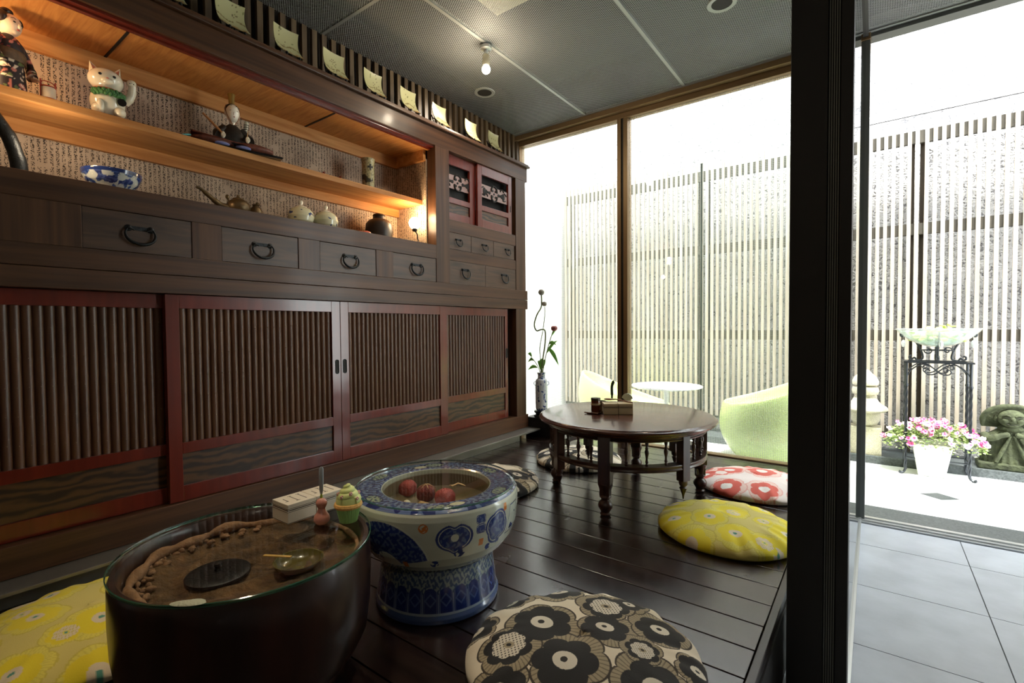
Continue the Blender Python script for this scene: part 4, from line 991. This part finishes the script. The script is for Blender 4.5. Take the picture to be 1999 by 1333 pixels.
t = thing('glass_bowl', 'wide shallow clear glass bowl with greenery on the iron stand', 'bowl', (.392, 5.0, .745))
B().lathe([(0,0),(.06,.004),(.12,.024),(.18,.058),(.235,.112),(.255,.135),(.262,.138),(.255,.142),(.23,.120),(.17,.066),(.11,.032),(.05,.012),(0,.009)], seg=72, capb=False, capt=False).build('glass_shell', mat('bowl_glass', lin(226,240,234), .05, trans=.75, coat=.5), t)
B().lathe([(0,.055),(.165,.058)], seg=40, capb=False, capt=False).build('water', glass_mat('water', (.85,.92,.92,1)), t)
rs = random.Random(9); b = B()
for k in range(60):
    a = rs.uniform(0, 2*pi); r = rs.uniform(.03, .17); z = .05 + rs.uniform(0, .12) * (1 if cos(a) > -.2 else .8)
    b.ball((r*cos(a), r*sin(a)*.8, z), (rs.uniform(.012,.03), rs.uniform(.012,.03), rs.uniform(.004,.010)), 8, 5, rot=Matrix.Rotation(rs.uniform(-.8,.8), 3, 'X') @ Matrix.Rotation(rs.uniform(0,3), 3, 'Z'))
b.build('floating_leaves', mat('pale_green_leaf', lin(190,204,110), .5, var=.3), t, ang=80)
B().ball((.03, -.10, .06), (.022,.018,.014), 12, 8).build('orange_petal', mat('orange_petal', lin(220,170,110), .5), t)

# petunias in a white square pot
t = thing('flower_pot', 'white tapered square pot overflowing with pink and white petunias', 'flower pot', (.365, 4.985, -.25))
b = B(); q0, q1 = .080, .118
vs = [(-q0,-q0,0),(q0,-q0,0),(q0,q0,0),(-q0,q0,0),(-q1,-q1,.25),(q1,-q1,.25),(q1,q1,.25),(-q1,q1,.25),(-q1+.012,-q1+.012,.25),(q1-.012,-q1+.012,.25),(q1-.012,q1-.012,.25),(-q1+.012,q1-.012,.25),(-q1+.016,-q1+.016,.21),(q1-.016,-q1+.016,.21),(q1-.016,q1-.016,.21),(-q1+.016,q1-.016,.21)]
fs = [(0,3,2,1),(0,1,5,4),(1,2,6,5),(2,3,7,6),(3,0,4,7),(4,5,9,8),(5,6,10,9),(6,7,11,10),(7,4,8,11),(8,9,13,12),(9,10,14,13),(10,11,15,14),(11,8,12,15),(12,13,14,15)]
b.M = Matrix.Rotation(radians(0), 4, 'Z'); b.add(vs, fs); b.build('pot', wl, t, smooth=False, bevel=.006)
rs = random.Random(17); b = B()
def petspot():
    a = rs.uniform(0, 2*pi); r = rs.random() ** .5; x = .31*r*cos(a) + .01; y = .15*r*sin(a)
    z = .30 + .105*(1 - r*r) + rs.uniform(-.03, .035) - .05*max(0, r - .7)/.3
    return x, y, z
for k in range(2300):
    x, y, z = petspot(); z -= rs.uniform(0, .05); w = rs.uniform(.006, .012); l = rs.uniform(.014, .028); a = rs.uniform(0, 2*pi); e = rs.uniform(-.5, .9)
    d = Vector((cos(a)*cos(e), sin(a)*cos(e), sin(e))); s_ = d.cross(Vector((rs.uniform(-.4,.4), rs.uniform(-.4,.4), 1))).normalized()*w; c_ = Vector((x, y, z)); m_ = c_ + d*l*.5
    b.add([tuple(c_), tuple(m_ + s_), tuple(c_ + d*l), tuple(m_ - s_)], [(0,1,2,3)], rs.choice((0,0,1)))
fo = b.build('foliage', [mat('petunia_leaf', lin(150,176,100), .55, sub=.1), mat('petunia_leaf_light', lin(206,216,160), .55, sub=.1)], t, smooth=False); fo['kind'] = 'stuff'
pk = [mat('pink_petal', lin(222,96,160), .6), mat('light_petal', lin(232,190,214), .6), mat('white_petal', lin(244,232,240), .6)]; ye = mat('flower_throat', lin(150,40,80), .6)
protos = []
for v in range(3):
    b = B(); n = 30
    ring = [(.0235*(1 - .16*abs(sin(2.5*2*pi*k/n)) )*cos(2*pi*k/n), .0235*(1 - .16*abs(sin(2.5*2*pi*k/n)))*sin(2*pi*k/n), .004*cos(5*2*pi*k/n)) for k in range(n)]
    mid_ = [(.45*p[0], .45*p[1], -.003) for p in ring]
    b.add(ring + mid_ + [(0,0,-.010)], [(k, (k+1)%n, n+(k+1)%n, n+k) for k in range(n)], 0)
    for k in range(n): b.f.append((n+k, n+(k+1)%n, 2*n)); b.mi.append(1)
    for k in range(n):
        if k % 6 in (0, 1): b.mi[k] = 1 if v == 1 else 0
    protos.append(b.build('petunia', [pk[v], (pk[0] if v else ye)], t, ang=80))
for k in range(92):
    if k < 3: o = protos[k]
    else: o = protos[rs.choice((0,1,1,2,2))].copy(); COL.objects.link(o); o.parent = t
    x, y, z = petspot(); y = -abs(y) if rs.random() < .7 else y
    o.location = (x*1.04, y - .02, z + .012); o.rotation_euler = (rs.uniform(.5, 1.3), rs.uniform(-.5,.5), rs.uniform(-.8,.8)); sc_ = rs.uniform(.75,1.1); o.scale = (sc_, sc_, sc_)

# carved stone figure with a broad hat
moss = mat('mossy_stone', lin(66,72,48), .9, bump=.8, bscale=45, var=.45, vscale=22)
t = thing('stone_statue', 'mossy carved stone figure in a broad round hat on the kerb by the fence', 'statue', (.845, 5.27, -.2))
B().box(-.185, -.085, 0, .185, .085, .055).build('base_block', moss, t, smooth=False, bevel=.012)
def robe(u, v):
    a = 2*pi*u; z = .05 + .26*v; w = (.165 - .045*v**2 if v < .8 else .165-.045*v**2 - .25*(v-.8)); pl = .006*sin(26*a)*(1 - v*.6)
    return ((w + pl)*cos(a), (.075 + pl*.8)*sin(a)*(1 - .2*v), z)
b = B(); b.surf(robe, 130, 24, True)
for s_ in (-1, 1):
    b.tube(smooth_path([(s_*.145, -.02, .26), (s_*.13, -.07, .24), (s_*.07, -.085, .265), (s_*.015, -.08, .285)], 5), [.030]*5+[.032]*5+[.024]*5+[.012], 10, flat=.8)
    b.tube([(s_*.012, -.078, .27), (s_*.05, -.084, .16), (s_*.085, -.082, .065)], [.010,.014,.012], 8)
b.ball((0, -.02, .315), (.075, .05, .035)); b.build('robe', moss, t, ang=50)
b = B().box(.03, -.105, .215, .15, -.075, .30); b.M = None
b.v = [(Matrix.Rotation(radians(-28), 3, 'Y') @ (Vector(v) - Vector((.09,-.09,.26)))) + Vector((.105,-.09,.25)) for v in b.v]; b.v = [tuple(v) for v in b.v]
b.build('carried_tablet', moss, t, smooth=False, bevel=.006)
b = B().ball((0, -.035, .400), (.078, .060, .072), 28, 18)
b.ball((0, -.098, .398), (.014,.014,.018), 12, 8).ball((-.085, -.03, .395), (.014,.012,.024), 10, 8).ball((.085, -.03, .395), (.014,.012,.024), 10, 8)
b.ball((-.038, -.082, .385), (.022,.016,.018), 12, 8).ball((.038, -.082, .385), (.022,.016,.018), 12, 8).ball((0, -.075, .352), (.030,.018,.014), 12, 8)
for s_ in (-1, 1):
    b.tube([(s_*.014, -.094, .420), (s_*.035, -.092, .430), (s_*.058, -.078, .420)], .0055, 8)
b.build('head', moss, t, ang=60)
b = B()
for s_ in (-1, 1): b.tube([(s_*.016, -.0965, .408), (s_*.035, -.094, .411), (s_*.054, -.082, .404)], .0028, 6)
b.tube([(-.034, -.088, .362), (-.016, -.0935, .356), (.016, -.0935, .356), (.034, -.088, .362)], .003, 6)
b.build('face_lines', mat('dark_moss', lin(44,46,32), .9), t)
def hat(u, v):
    a = 2*pi*u; r = .03 + .135*v; return (r*cos(a)*1.0, .02 + r*sin(a)*.40, .478 + .012*(1-v) + .06*sin(a)*0 - .0*v)
b = B(); pts = []
for k in range(33):
    a = pi * k / 32; pts.append((.158*cos(a), -.015 - .03*sin(a), .375 + .118*sin(a)))
b.tube([(.158,-.012,.335)] + pts + [(-.158,-.012,.335)], [.012] + [.018]*33 + [.012], 10)
outer = [(.16*cos(pi*k/32), .375 + .115*sin(pi*k/32)) for k in range(33)] + [(-.16,.32),(.16,.32)]
b.prism(outer, lambda u, v: (u, .0, v), lambda u, v: (u, .045, v)); b.build('hat', moss, t, ang=50)

# ================================================================ THINGS ON THE CABINET
SH = 1.788; LO = 1.4765
# round plates on stands along the cornice
platem = vcol('glazed_plate', .25, coat=.5)
def square_plate(seed):
    n = 26; vs = []; fs = []
    for j in range(n):
        for i in range(n):
            u = i/(n-1)*2-1; v = j/(n-1)*2-1; vs.append((.022*(u*u*.35 + v*v) , u*.066*(1+.05*v*v), v*.072))
    for j in range(n-1):
        for i in range(n-1): fs.append((j*n+i, j*n+i+1, (j+1)*n+i+1, (j+1)*n+i))
    k = len(vs); vs += [(v[0]-.005, v[1]*.98, v[2]*.98) for v in vs]; fs += [tuple(k + q for q in f[::-1]) for f in fs]
    rim = [i for i in range(n)] + [j*n+n-1 for j in range(1,n)] + [(n-1)*n+i for i in range(n-2,-1,-1)] + [j*n for j in range(n-2,0,-1)]
    for a_, b_ in zip(rim, rim[1:]+rim[:1]): fs.append((b_, a_, a_+k, b_+k))
    A = np.array(vs); y, z = A[:,1], A[:,2]; c = np.tile(Lc(182,178,134), (len(A),1)); n1 = npnoise(y, z, 150, seed); n2 = npnoise(y, z, 500, seed+7)
    rs = random.Random(seed)
    c[(np.abs(z + .02 + .01*np.sin(y*60+seed)) < .004) & (n1 > -.3)] = Lc(130,116,76)
    c[(n1 > .60)] = Lc(120,126,80); c[(n2 > .46) & (np.abs(y - rs.uniform(-.02,.03)) < .022) & (z > -.035)] = Lc(96,84,60); c[(z < -.05) & (n1 > -.1)] = Lc(176,140,90)
    return vs, fs, c
PLY = [.83, 1.095, 1.365, 1.64, 1.905, 2.18, 2.46, 2.79, 3.06]
PLW = ['above the left of the lit niche', 'over the seated doll on the shelf', 'over the right of the seated doll', 'fourth along the cornice from the left edge', 'middle of the row, above the shelf vase', 'just left of the bright lit slats', 'above the left fretwork door', 'second from the window end of the cornice', 'nearest the window at the end of the cornice']
platestand = None
for i, (y, w) in enumerate(zip(PLY, PLW)):
    t = thing('square_plate', 'cream painted square plate on a stand, ' + w, 'plate', (-2.425, y, 2.2815), radians(4), 'painted plates along the cabinet top')
    vs, fs, c = square_plate(i*13+2); b = B(); R_ = Matrix.Translation((-.012, 0, .098)) @ Matrix.Rotation(radians(-17), 4, 'Y'); b.M = R_; b.add(vs, fs); b.build('dish', platem, t, ang=60, col=c)
    if i == 0:
        b = B()
        for s_ in (-1, 1):
            b.tube(smooth_path([(.050, s_*.035, .018), (.046, s_*.035, .004), (.0, s_*.035, .006), (-.05, s_*.035, .004)], 4), .004, 8); b.tube([(-.012, s_*.035, .006), (-.05, s_*.03, .11)], .004, 8)
            b.ball((.050, s_*.035, .021), .007, 10, 6)
        b.tube([(0, -.035, .006), (0, .035, .006)], .004, 8).tube([(-.042, -.032, .09), (-.042, .032, .09)], .004, 8)
        platestand = b.build('plate_stand', M['iron'], t)
    else:
        o = platestand.copy(); COL.objects.link(o); o.parent = t

# warm niche lamp
wb = mat('warm_bulb', (1,1,1,1), .3, emit=(1,.78,.46,1), estr=40)
def niche_lamp(y, x, z, base, label, energy):
    t = thing('niche_lamp', label, 'lamp', (x, y, base))
    h = z - base
    B().ball((0,0,h), (.038,.038,.040), 28, 18).build('bulb', wb, t)  # bulb enlarged so its shape takes in the glow
    B().lathe([(.014,h-.055),(.016,h-.045),(.016,h-.028),(.012,h-.022)], seg=20).build('socket', M['iron'], t)
    b = B().tube(smooth_path([(0,0,h-.05), (.01,.012,h-.075), (.004,.02,h-.10), (.006,.024,.03), (.0,.02,.004)], 4), .004, 8); b.lathe([(.030,0),(.030,.004),(.008,.008)], (0,.02,0), 24)
    b.build('lamp_stand', M['iron'], t)
    lamp('niche_light', 'POINT', (x + .0, y, z + .055), energy, (1, .66, .34), .03)
niche_lamp(2.255, -2.47, 1.620, LO, 'bright bare bulb on a thin stand at the right end of the niche', 5)
niche_lamp(.10, -2.45, 1.865, SH, 'bare bulb at the far left of the upper shelf', 8)
lamp('niche_light', 'POINT', (-2.42, .45, 1.62), 2.2, (1, .80, .55), .03)

# --- upper shelf
skin = mat('doll_skin', lin(236,206,176), .5, sub=.1); hairm = mat('black_hair', lin(38,24,20), .4); eyem = mat('eye_black', lin(20,16,14), .3); lipm = mat('lip_red', lin(170,60,50), .5)
def kimono_paint(P_, seed=3):
    A = np.array(P_); n = npnoise(A[:,1]*1.0 + A[:,0], A[:,2], 110, seed); n2 = npnoise(A[:,1] - A[:,0], A[:,2], 190, seed+1); c = np.tile(Lc(34,22,26), (len(A),1))
    low = A[:,2] < .14
    c[(n > .33)] = Lc(200,120,104); c[(n2 > .34) & low] = Lc(232,214,190); c[(n2 > .44) & ~low] = Lc(150,60,50); c[(n < -.4) & low] = Lc(96,112,60); return c
kim = vcol('kimono_cloth', .6)
t = thing('geisha_doll', 'standing doll with black hair and flowered dark kimono at the left of the shelf', 'doll', (-2.56, .372, SH), radians(38))
b = B(); b.lathe(resample([(.052,0),(.050,.05),(.046,.10),(.044,.14),(.048,.165),(.046,.185),(.030,.205),(.018,.215)], 60), seg=90, sx=.8); c = kimono_paint(b.v)
b.build('kimono', kim, t, ang=70, col=c)
B().lathe([(.0475,.118),(.051,.122),(.051,.152),(.048,.157)], seg=48, sx=.82, capb=False, capt=False).build('obi', mat('obi_cloth', lin(96,74,50), .6, var=.4, vscale=60), t, label='brown patterned sash')
for s_ in (-1, 1):
    b = B(); pts = smooth_path([(0, s_*.040, .19), (.006, s_*.062, .150), (.016, s_*.066, .115), (.026, s_*.060, .090)], 6); b.tube(pts, [.018]*6+[.017]*6+[.020]*6+[.022], 14, flat=.7)
    c = kimono_paint(b.v, 8); b.build('sleeve', kim, t, ang=70, col=c)
    b = B().ball((.034, s_*.060, .084), (.013,.009,.010), 12, 8)
    for k in range(4): b.tube([(.040, s_*.060 + (k-1.5)*.0042, .084 - k*.001), (.050, s_*.060 + (k-1.5)*.0046, .081), (.055, s_*.060 + (k-1.5)*.0044, .076)], [.0024,.0022,.0015], 6)
    b.tube([(.036, s_*.060 - s_*.008, .086), (.044, s_*.060 - s_*.014, .088)], [.0026,.0018], 6)
    b.build('hand', skin, t)
b = B().lathe([(.012,.205),(.012,.228)], seg=20); b.ball((.004, 0, .252), (.036,.033,.040), 28, 20); b.ball((.040, 0, .247), (.006,.005,.009), 10, 8).ball((.022,0,.230), (.013,.015,.012), 16, 10); b.ball((.0,-.034,.248), (.006,.004,.010), 8, 6).ball((.0,.034,.248), (.006,.004,.010), 8, 6)
b.build('head', skin, t)
b = B()
for s_ in (-1, 1): b.ball((.0375, s_*.014, .256), (.003,.0052,.0026), 10, 6); b.tube([(.0365, s_*.007, .268), (.036, s_*.015, .270), (.032, s_*.022, .267)], .0010, 5)
b.build('eyes', eyem, t); B().ball((.0385, 0, .233), (.003,.006,.0026), 10, 6).build('lips', lipm, t)
b = B().ball((-.010, 0, .268), (.036,.038,.032), 24, 16).ball((-.026, -.002, .250), (.026,.036,.030), 20, 12).ball((-.004, 0, .300), (.018,.020,.013), 16, 10)
b.ball((.004,-.030,.270), (.020,.014,.022), 14, 10).ball((.004,.030,.270), (.020,.014,.022), 14, 10); b.build('hair', hairm, t)

t = thing('paper_lantern', 'tiny white paper lantern in a red frame between the standing doll and the cat', 'lantern', (-2.56, .476, SH), .2)
B().lathe([(.0205,.022),(.0225,.026),(.0225,.062),(.0205,.066)], seg=28).build('paper_body', mat('white_paper', lin(238,226,200), .6, sub=.2), t)
b = B()
for s_ in (-1, 1): b.box(-.002, s_*.0225-.002, 0, .002, s_*.0225+.002, .092)
b.box(-.003, -.022, .016, .003, .022, .021); b.tube(smooth_path([(0,-.022,.078), (0,-.012,.088), (0,.012,.088), (0,.022,.078)], 4), .0018, 6)
b.lathe([(.022,.014),(.0235,.018),(.0225,.023)], seg=24).lathe([(.022,.064),(.023,.067),(.021,.069)], seg=24); b.build('red_frame', mat('vermilion', lin(176,60,36), .4), t, ang=40)

t = thing('lucky_cat', 'white ceramic beckoning cat with green bib and raised paw on the upper shelf', 'cat figurine', (-2.53, .650, SH), radians(-8))
cer = mat('cream_ceramic', lin(226,214,190), .2, coat=.6); 
b = B().ball((0, 0, .062), (.052,.058,.064), 30, 20); b.ball((.028, -.034, .022), (.030,.022,.022), 16, 12).ball((.028, .034, .022), (.030,.022,.022), 16, 12)
b.ball((.045, -.028, .030), (.015,.013,.028), 14, 10)
b.tube(smooth_path([(.010, .052, .075), (.022, .072, .100), (.030, .078, .128), (.034, .076, .148)], 5), [.018]*5+[.015]*5+[.014]*5+[.016], 14); b.ball((.036, .075, .152), (.016,.017,.015), 14, 10)
b.build('body', cer, t, ang=80)
b = B().ball((.020, -.006, .142), (.050,.058,.046), 30, 22).ball((.060, -.006, .128), (.016,.022,.014), 16, 10)
for s_ in (-1, 1):
    b.add(*(lambda o_: (o_, [(0,1,4),(1,2,4),(2,3,4),(3,0,4)]))([(.024, -.006 + s_*.018, .176), (.034, -.006 + s_*.040, .168), (.006, -.006 + s_*.052, .156), (-.004, -.006 + s_*.026, .176), (.008, -.006 + s_*.048, .212)]))
b.build('head', cer, t, ang=60)
b = B()
for s_ in (-1, 1): b.add([(.0285, -.006 + s_*.026, .176), (.0325, -.006 + s_*.040, .171), (.0125, -.006 + s_*.0465, .204)], [(0,1,2),(0,2,1)])
b.build('ear_inside', mat('ear_pink', lin(214,150,124), .5), t, smooth=False)
b = B()
for s_ in (-1, 1): b.ball((.0655, -.006 + s_*.022, .148), (.004,.0062,.0056), 12, 8)
for k in range(3): b.ball((.050, .068 + k*.006, .150 - abs(k-1)*.003), .0022, 8, 5)
b.build('eyes', eyem, t); B().ball((.0745,-.006,.134), (.004,.005,.003), 10, 6).build('nose', mat('nose_pink', lin(190,110,96), .4), t)
B().lathe([(.044,.098),(.048,.101),(.044,.105)], (.012, -.002, 0), 30, sy=1.05, capb=False, capt=False).build('collar', mat('coral', lin(200,104,80), .4), t)
b = B()
for k in range(26): a = -1.2 + 2.4*k/25; b.ball((.012 + .050*cos(a), .052*sin(a), .086 + .006*sin(k*2.3)), (.009,.008,.010), 8, 6)
b.build('bib', mat('green_bib', lin(52,104,50), .6), t); B().lathe([(.015,0),(.015,.004)], (.048,.040,.060), 20, rot=Matrix.Rotation(pi/2, 3, 'Y')).build('dark_coin', eyem, t)

tag(B().ball((-2.55, .562, SH + .010), (.020,.026,.012), 16, 10).build('pebble', cer), 'flat cream pebble at the foot of the white cat', 'pebble')
b = B().tube([(-2.52 + .018*cos(q), .918 + .028*sin(q), SH + .012 + .010*sin(q)) for q in [2*pi*k/24 for k in range(24)]], .0035, 8, closed=True)
tag(b.build('turquoise_ring', mat('turquoise', lin(70,170,170), .3, coat=.5)), 'turquoise ring lying between cat and seated doll', 'ring')

t = thing('seated_doll', 'seated court doll with tall gold hat and white face on the upper shelf', 'doll', (-2.55, 1.145, SH), radians(-12)); t.scale = (1.12, 1.06, 1.14)
B().box(-.055, -.165, 0, .060, .200, .010).build('black_base', mat('black_lacquer', lin(20,18,18), .2, coat=.7), t, smooth=False, bevel=.002)
rb_ = mat('brown_brocade', lin(104,52,36), .6, var=.45, vscale=60); 
def wing(u, v):
    y = -.165 + .33*u; w = .045*(1 - (2*u-1)**4*.5); zz = .012 + .030*(abs(2*u-1)**1.8) * (1.2 if u < .5 else .6) + .018*sin(pi*u)
    a = pi*v; return (.010 + w*cos(a), y, zz + .013*sin(a))
b = B().surf(wing, 50, 14)
for s_ in (-1, 1): b.ball((.018, s_*.085, .030), (.038,.085,.020), 20, 12)
b.build('trousers', rb_, t, ang=80)
b = B()
for s_ in (-1, 1): b.ball((.040, s_*.045 - .01, .020), (.018,.034,.008), 14, 8)
b.build('hem', mat('lilac_hem', lin(136,140,190), .5), t, label='pale lilac robe hem')
b = B().lathe([(.058,.03),(.062,.045),(.055,.075),(.040,.100),(.020,.118),(.012,.124)], seg=36, sx=.62); 
for s_ in (-1, 1): b.tube(smooth_path([(0, s_*.032, .10), (.012, s_*.062, .070), (.036, s_*.058, .052)], 5), [.018]*5+[.022]*5+[.024], 12)
b.build('robe', mat('black_brocade', lin(42,34,28), .5, var=.6, vscale=50), t, ang=60)
b = B()
for s_ in (-1, 1):
    b.ball((.050, s_*.050, .055), (.010,.009,.014), 12, 8)
    for k in range(4): b.tube([(.054, s_*.050 + (k-1.5)*.004, .060), (.062, s_*.050 + (k-1.5)*.004, .055), (.060, s_*.050 + (k-1.5)*.004, .047)], .0019, 6)
b.build('hands', mat('ivory_white', lin(236,226,206), .35), t)
b = B().lathe([(.012,.118),(.012,.142)], seg=20); b.ball((.006, 0, .168), (.030,.0285,.038), 28, 20).ball((.034,0,.160), (.004,.004,.008), 10, 6).ball((-.002,-.029,.166), (.006,.004,.010), 8, 6).ball((-.002,.029,.166), (.006,.004,.010), 8, 6)
b.build('head', mat('white_face', lin(240,230,212), .3, coat=.3), t)
b = B()
for s_ in (-1, 1): b.tube([(.0325, s_*.006, .171), (.0325, s_*.012, .1725), (.030, s_*.018, .171)], .0011, 5); b.ball((.032, s_*.011, .192), (.001,.004,.0012), 8, 4)
b.build('eyes', eyem, t); B().ball((.0345,0,.1455), (.002,.0036,.0018), 10, 6).build('lips', lipm, t)
b = B().ball((-.006, 0, .188), (.030,.030,.024), 22, 14); b.build('hair', hairm, t)
B().lathe([(.0125,.204),(.012,.215),(.0125,.235),(.016,.252),(.0155,.254),(0,.254)], (-.008,0,0), 20).build('hat', mat('gold_hat', lin(140,110,48), .4, metal=.3), t)
b = B()
for s_ in (-1, 1): b.tube(smooth_path([(.004, s_*.027, .200), (.014, s_*.029, .170), (.022, s_*.018, .138), (.024, s_*.004, .116)], 4), .0013, 6)
b.build('hat_cord', mat('cord_brown', lin(150,90,50), .6), t)
B().tube([(.052, -.052, .058), (.045, -.090, .096), (.040, -.125, .128)], [.0045,.0055,.0045], 10).build('baton', mat('tan_baton', lin(168,110,60), .5), t)
b = B().tube([(-.005, .052, .085), (-.010, .062, .150)], [.011,.009], 12); b.build('quiver', mat('white_quiver', lin(206,200,180), .5), t)
b = B()
for k in range(4): b.lathe([(.0105,0),(.0110,.0015),(.0105,.003)], (-.006 - k*.0008, .0545 + k*.0018, .104 + k*.010), 14, capb=False, capt=False)
b.build('quiver_bands', eyem, t); B().tube([(.056, .046, .050), (.050, .052, .095)], .0022, 6).build('fan_stick', mat('tan_stick', lin(190,150,100), .5), t)

def mug_paint(th, z, r):
    n = npnoise(th*.035, z, 60, 4); n2 = npnoise(th*.035, z, 220, 6); c = np.where((n2 > .15)[:, None], Lc(128,118,80), Lc(176,164,122)); c[(z < .09) & (n > .1)] = Lc(62,56,40)
    u = ((th + .25 + pi) % (2*pi) - pi)*.038
    for q0, q1 in ((.019,.006),(.006,.019)): c[(np.abs(u) < q0) & (np.abs(z-.135) < q1)] = Lc(34,32,28)
    return c
t = thing('ceramic_vase', 'mottled olive cylindrical vase with a black cross on the upper shelf', 'vase', (-2.56, 1.955, SH))
b, c = paint_lathe([(.034,0),(.038,.004),(.0375,.05),(.0385,.10),(.0375,.150),(.040,.178),(.043,.190),(.041,.192),(.034,.175),(.033,.03),(0,.02)], 90, 140, mug_paint); b.build('vase_body', vcol('ash_glaze', .4, coat=.2, bump=.3, bscale=90), t, ang=60, col=c)
for k, (y, l) in enumerate(((1.662, 'round red bead ornament left of its twin near the shelf edge'), (1.772, 'round red bead ornament nearer the cross-marked vase'))):
    b = B().ball((-2.60, y, SH + .0225), (.022,.024,.022), 18, 12); b.ball((-2.585, y, SH + .042), .006, 8, 6)
    tag(b.build('red_bead', mat('brick_red', lin(150,56,36), .5)), l, 'ornament')

# --- lower shelf
b = B().tube(smooth_path([(-2.50, .285, LO + .255), (-2.50, .315, LO + .215), (-2.50, .352, LO + .15), (-2.50, .375, LO + .07), (-2.50, .38, LO + .026)], 6), [.016]*6+[.019]*6+[.022]*6+[.024]*7, 14)
tag(b.build('curved_iron_hook', M['iron']), 'dark curved iron form at the far left below the shelf', 'ironwork')
def bowl_paint(th, z, r):
    n = npnoise(th*.09, z*1.6, 70, 21); n2 = npnoise(th*.09, z*1.6, 200, 22); c = np.tile(Lc(196,198,190), (len(z),1)); c[n > .05] = Lc(38,56,110); c[(n > -.05) & (n2 > .1)] = Lc(70,90,140); c[z > .072] = Lc(34,48,96); c[(n < -.5)] = Lc(220,216,200); return c
t = thing('porcelain_bowl', 'blue and white porcelain bowl under the cat on the niche floor', 'bowl', (-2.52, .655, LO))
b, c = paint_lathe([(.045,0),(.048,.010),(.062,.02),(.085,.045),(.098,.072),(.101,.088),(.098,.0885),(.090,.07),(.06,.03),(0,.022)], 70, 260, bowl_paint); b.build('bowl_body', glaze, t, ang=60, col=c)
br = mat('old_bronze', lin(110,88,58), .38, metal=.6, var=.3, vscale=25)
t = thing('teapot', 'old bronze teapot with a long thin spout on the niche floor', 'teapot', (-2.53, 1.155, LO), 0)
b = B().lathe([(.026,0),(.032,.006),(.048,.024),(.054,.046),(.050,.066),(.034,.080),(.022,.084)], seg=40); b.build('pot_body', br, t)
B().lathe([(.030,.080),(.026,.088),(.010,.094),(.006,.100),(.008,.106),(0,.110)], seg=28).build('pot_lid', br, t)
B().tube(smooth_path([(0,-.045,.035), (0,-.085,.045), (0,-.125,.070), (0,-.165,.100), (0,-.185,.106)], 5), [.016]*4+[.013]*5+[.010]*5+[.007]*6+[.007], 12).build('spout', br, t)
b = B().ball((0, -.050, .088), (.008,.010,.012), 12, 8); b.tube([(0,-.044,.070),(0,-.050,.085)], .005, 8); b.build('handle_lug', br, t)
t = thing('small_bronze_jug', 'small round bronze jug at the right of the long-spouted teapot', 'jug', (-2.52, 1.235, LO))
B().lathe([(.016,0),(.020,.006),(.030,.026),(.031,.042),(.020,.058),(.014,.066),(.018,.072)], seg=30).build('jug_body', br, t); b = B().ball((0,.010,.078), (.008,.012,.008), 10, 8); b.build('jug_knob', br, t)
t = thing('bronze_pot', 'squat dark bronze pot tucked behind the spout of the teapot', 'pot', (-2.66, 1.115, LO)); B().lathe([(.022,0),(.036,.014),(.042,.040),(.034,.062),(.018,.072),(.006,.078),(.008,.088),(0,.092)], seg=30).build('pot_body', mat('dark_bronze', lin(70,56,42), .42, metal=.6), t)
def jar_paint(seed):
    def f(th, z, r):
        n = npnoise(th*.05, z, 120, seed); n2 = npnoise(th*.05, z, 60, seed+1); c = np.tile(Lc(206,202,170), (len(z),1)); m_ = (n > .28) & (n2 > -.05) & (z > .02) & (z < .085); c[m_] = Lc(44,62,110); return c
    return f
for k, (y, x, l) in enumerate(((1.478, -2.52, 'rounded cream lidded jar with blue flowers, the left of the pair'), (1.625, -2.515, 'rounded cream lidded jar with blue flowers, the right of the pair'))):
    t = thing('lidded_jar', l, 'jar', (x, y, LO), 0, 'pair of lidded jars in the niche')
    b, c = paint_lathe([(.034,0),(.040,.004),(.062,.03),(.068,.055),(.064,.078),(.050,.096),(.030,.106)], 60, 160, jar_paint(31+k*5)); b.build('jar_body', glaze, t, ang=60, col=c)
    B().lathe([(.036,.101),(.032,.108),(.016,.114),(.009,.120),(.009,.126),(.012,.132),(.010,.142),(0,.146)], seg=28).build('jar_lid', cer, t)
b = B(); b.M = Matrix.Translation((-2.46, 1.84, LO + .010)); b.ball((0,-.022,.004), (.016,.030,.010), 16, 8).ball((0,.022,.008), (.016,.030,.014), 16, 8).box(-.02,-.06,-.0095,.02,.05,-.004)
tag(b.build('coral_ornament', mat('coral_red', lin(190,84,66), .35, coat=.4)), 'small coral red ornament on the niche floor beside the dark jar', 'ornament')
t = thing('dark_jar', 'large dark brown shouldered jar at the right of the niche floor', 'jar', (-2.60, 2.065, LO)); B().lathe([(.070,0),(.082,.01),(.088,.08),(.084,.12),(.064,.145),(.040,.155),(.038,.172),(.042,.176)], seg=44).build('jar_body', mat('dark_stoneware', lin(46,34,26), .45), t)
B().lathe([(.040,.176),(.034,.186),(.01,.190)], seg=30).build('jar_lid', mat('dark_stoneware_lid', lin(54,40,30), .45), t)
tag(B().box(-2.45, 2.20, LO + .0005, -2.39, 2.30, LO + .006).build('white_card', mat('card', lin(226,220,206), .6), smooth=False), 'small white card lying under the niche bulb', 'card')
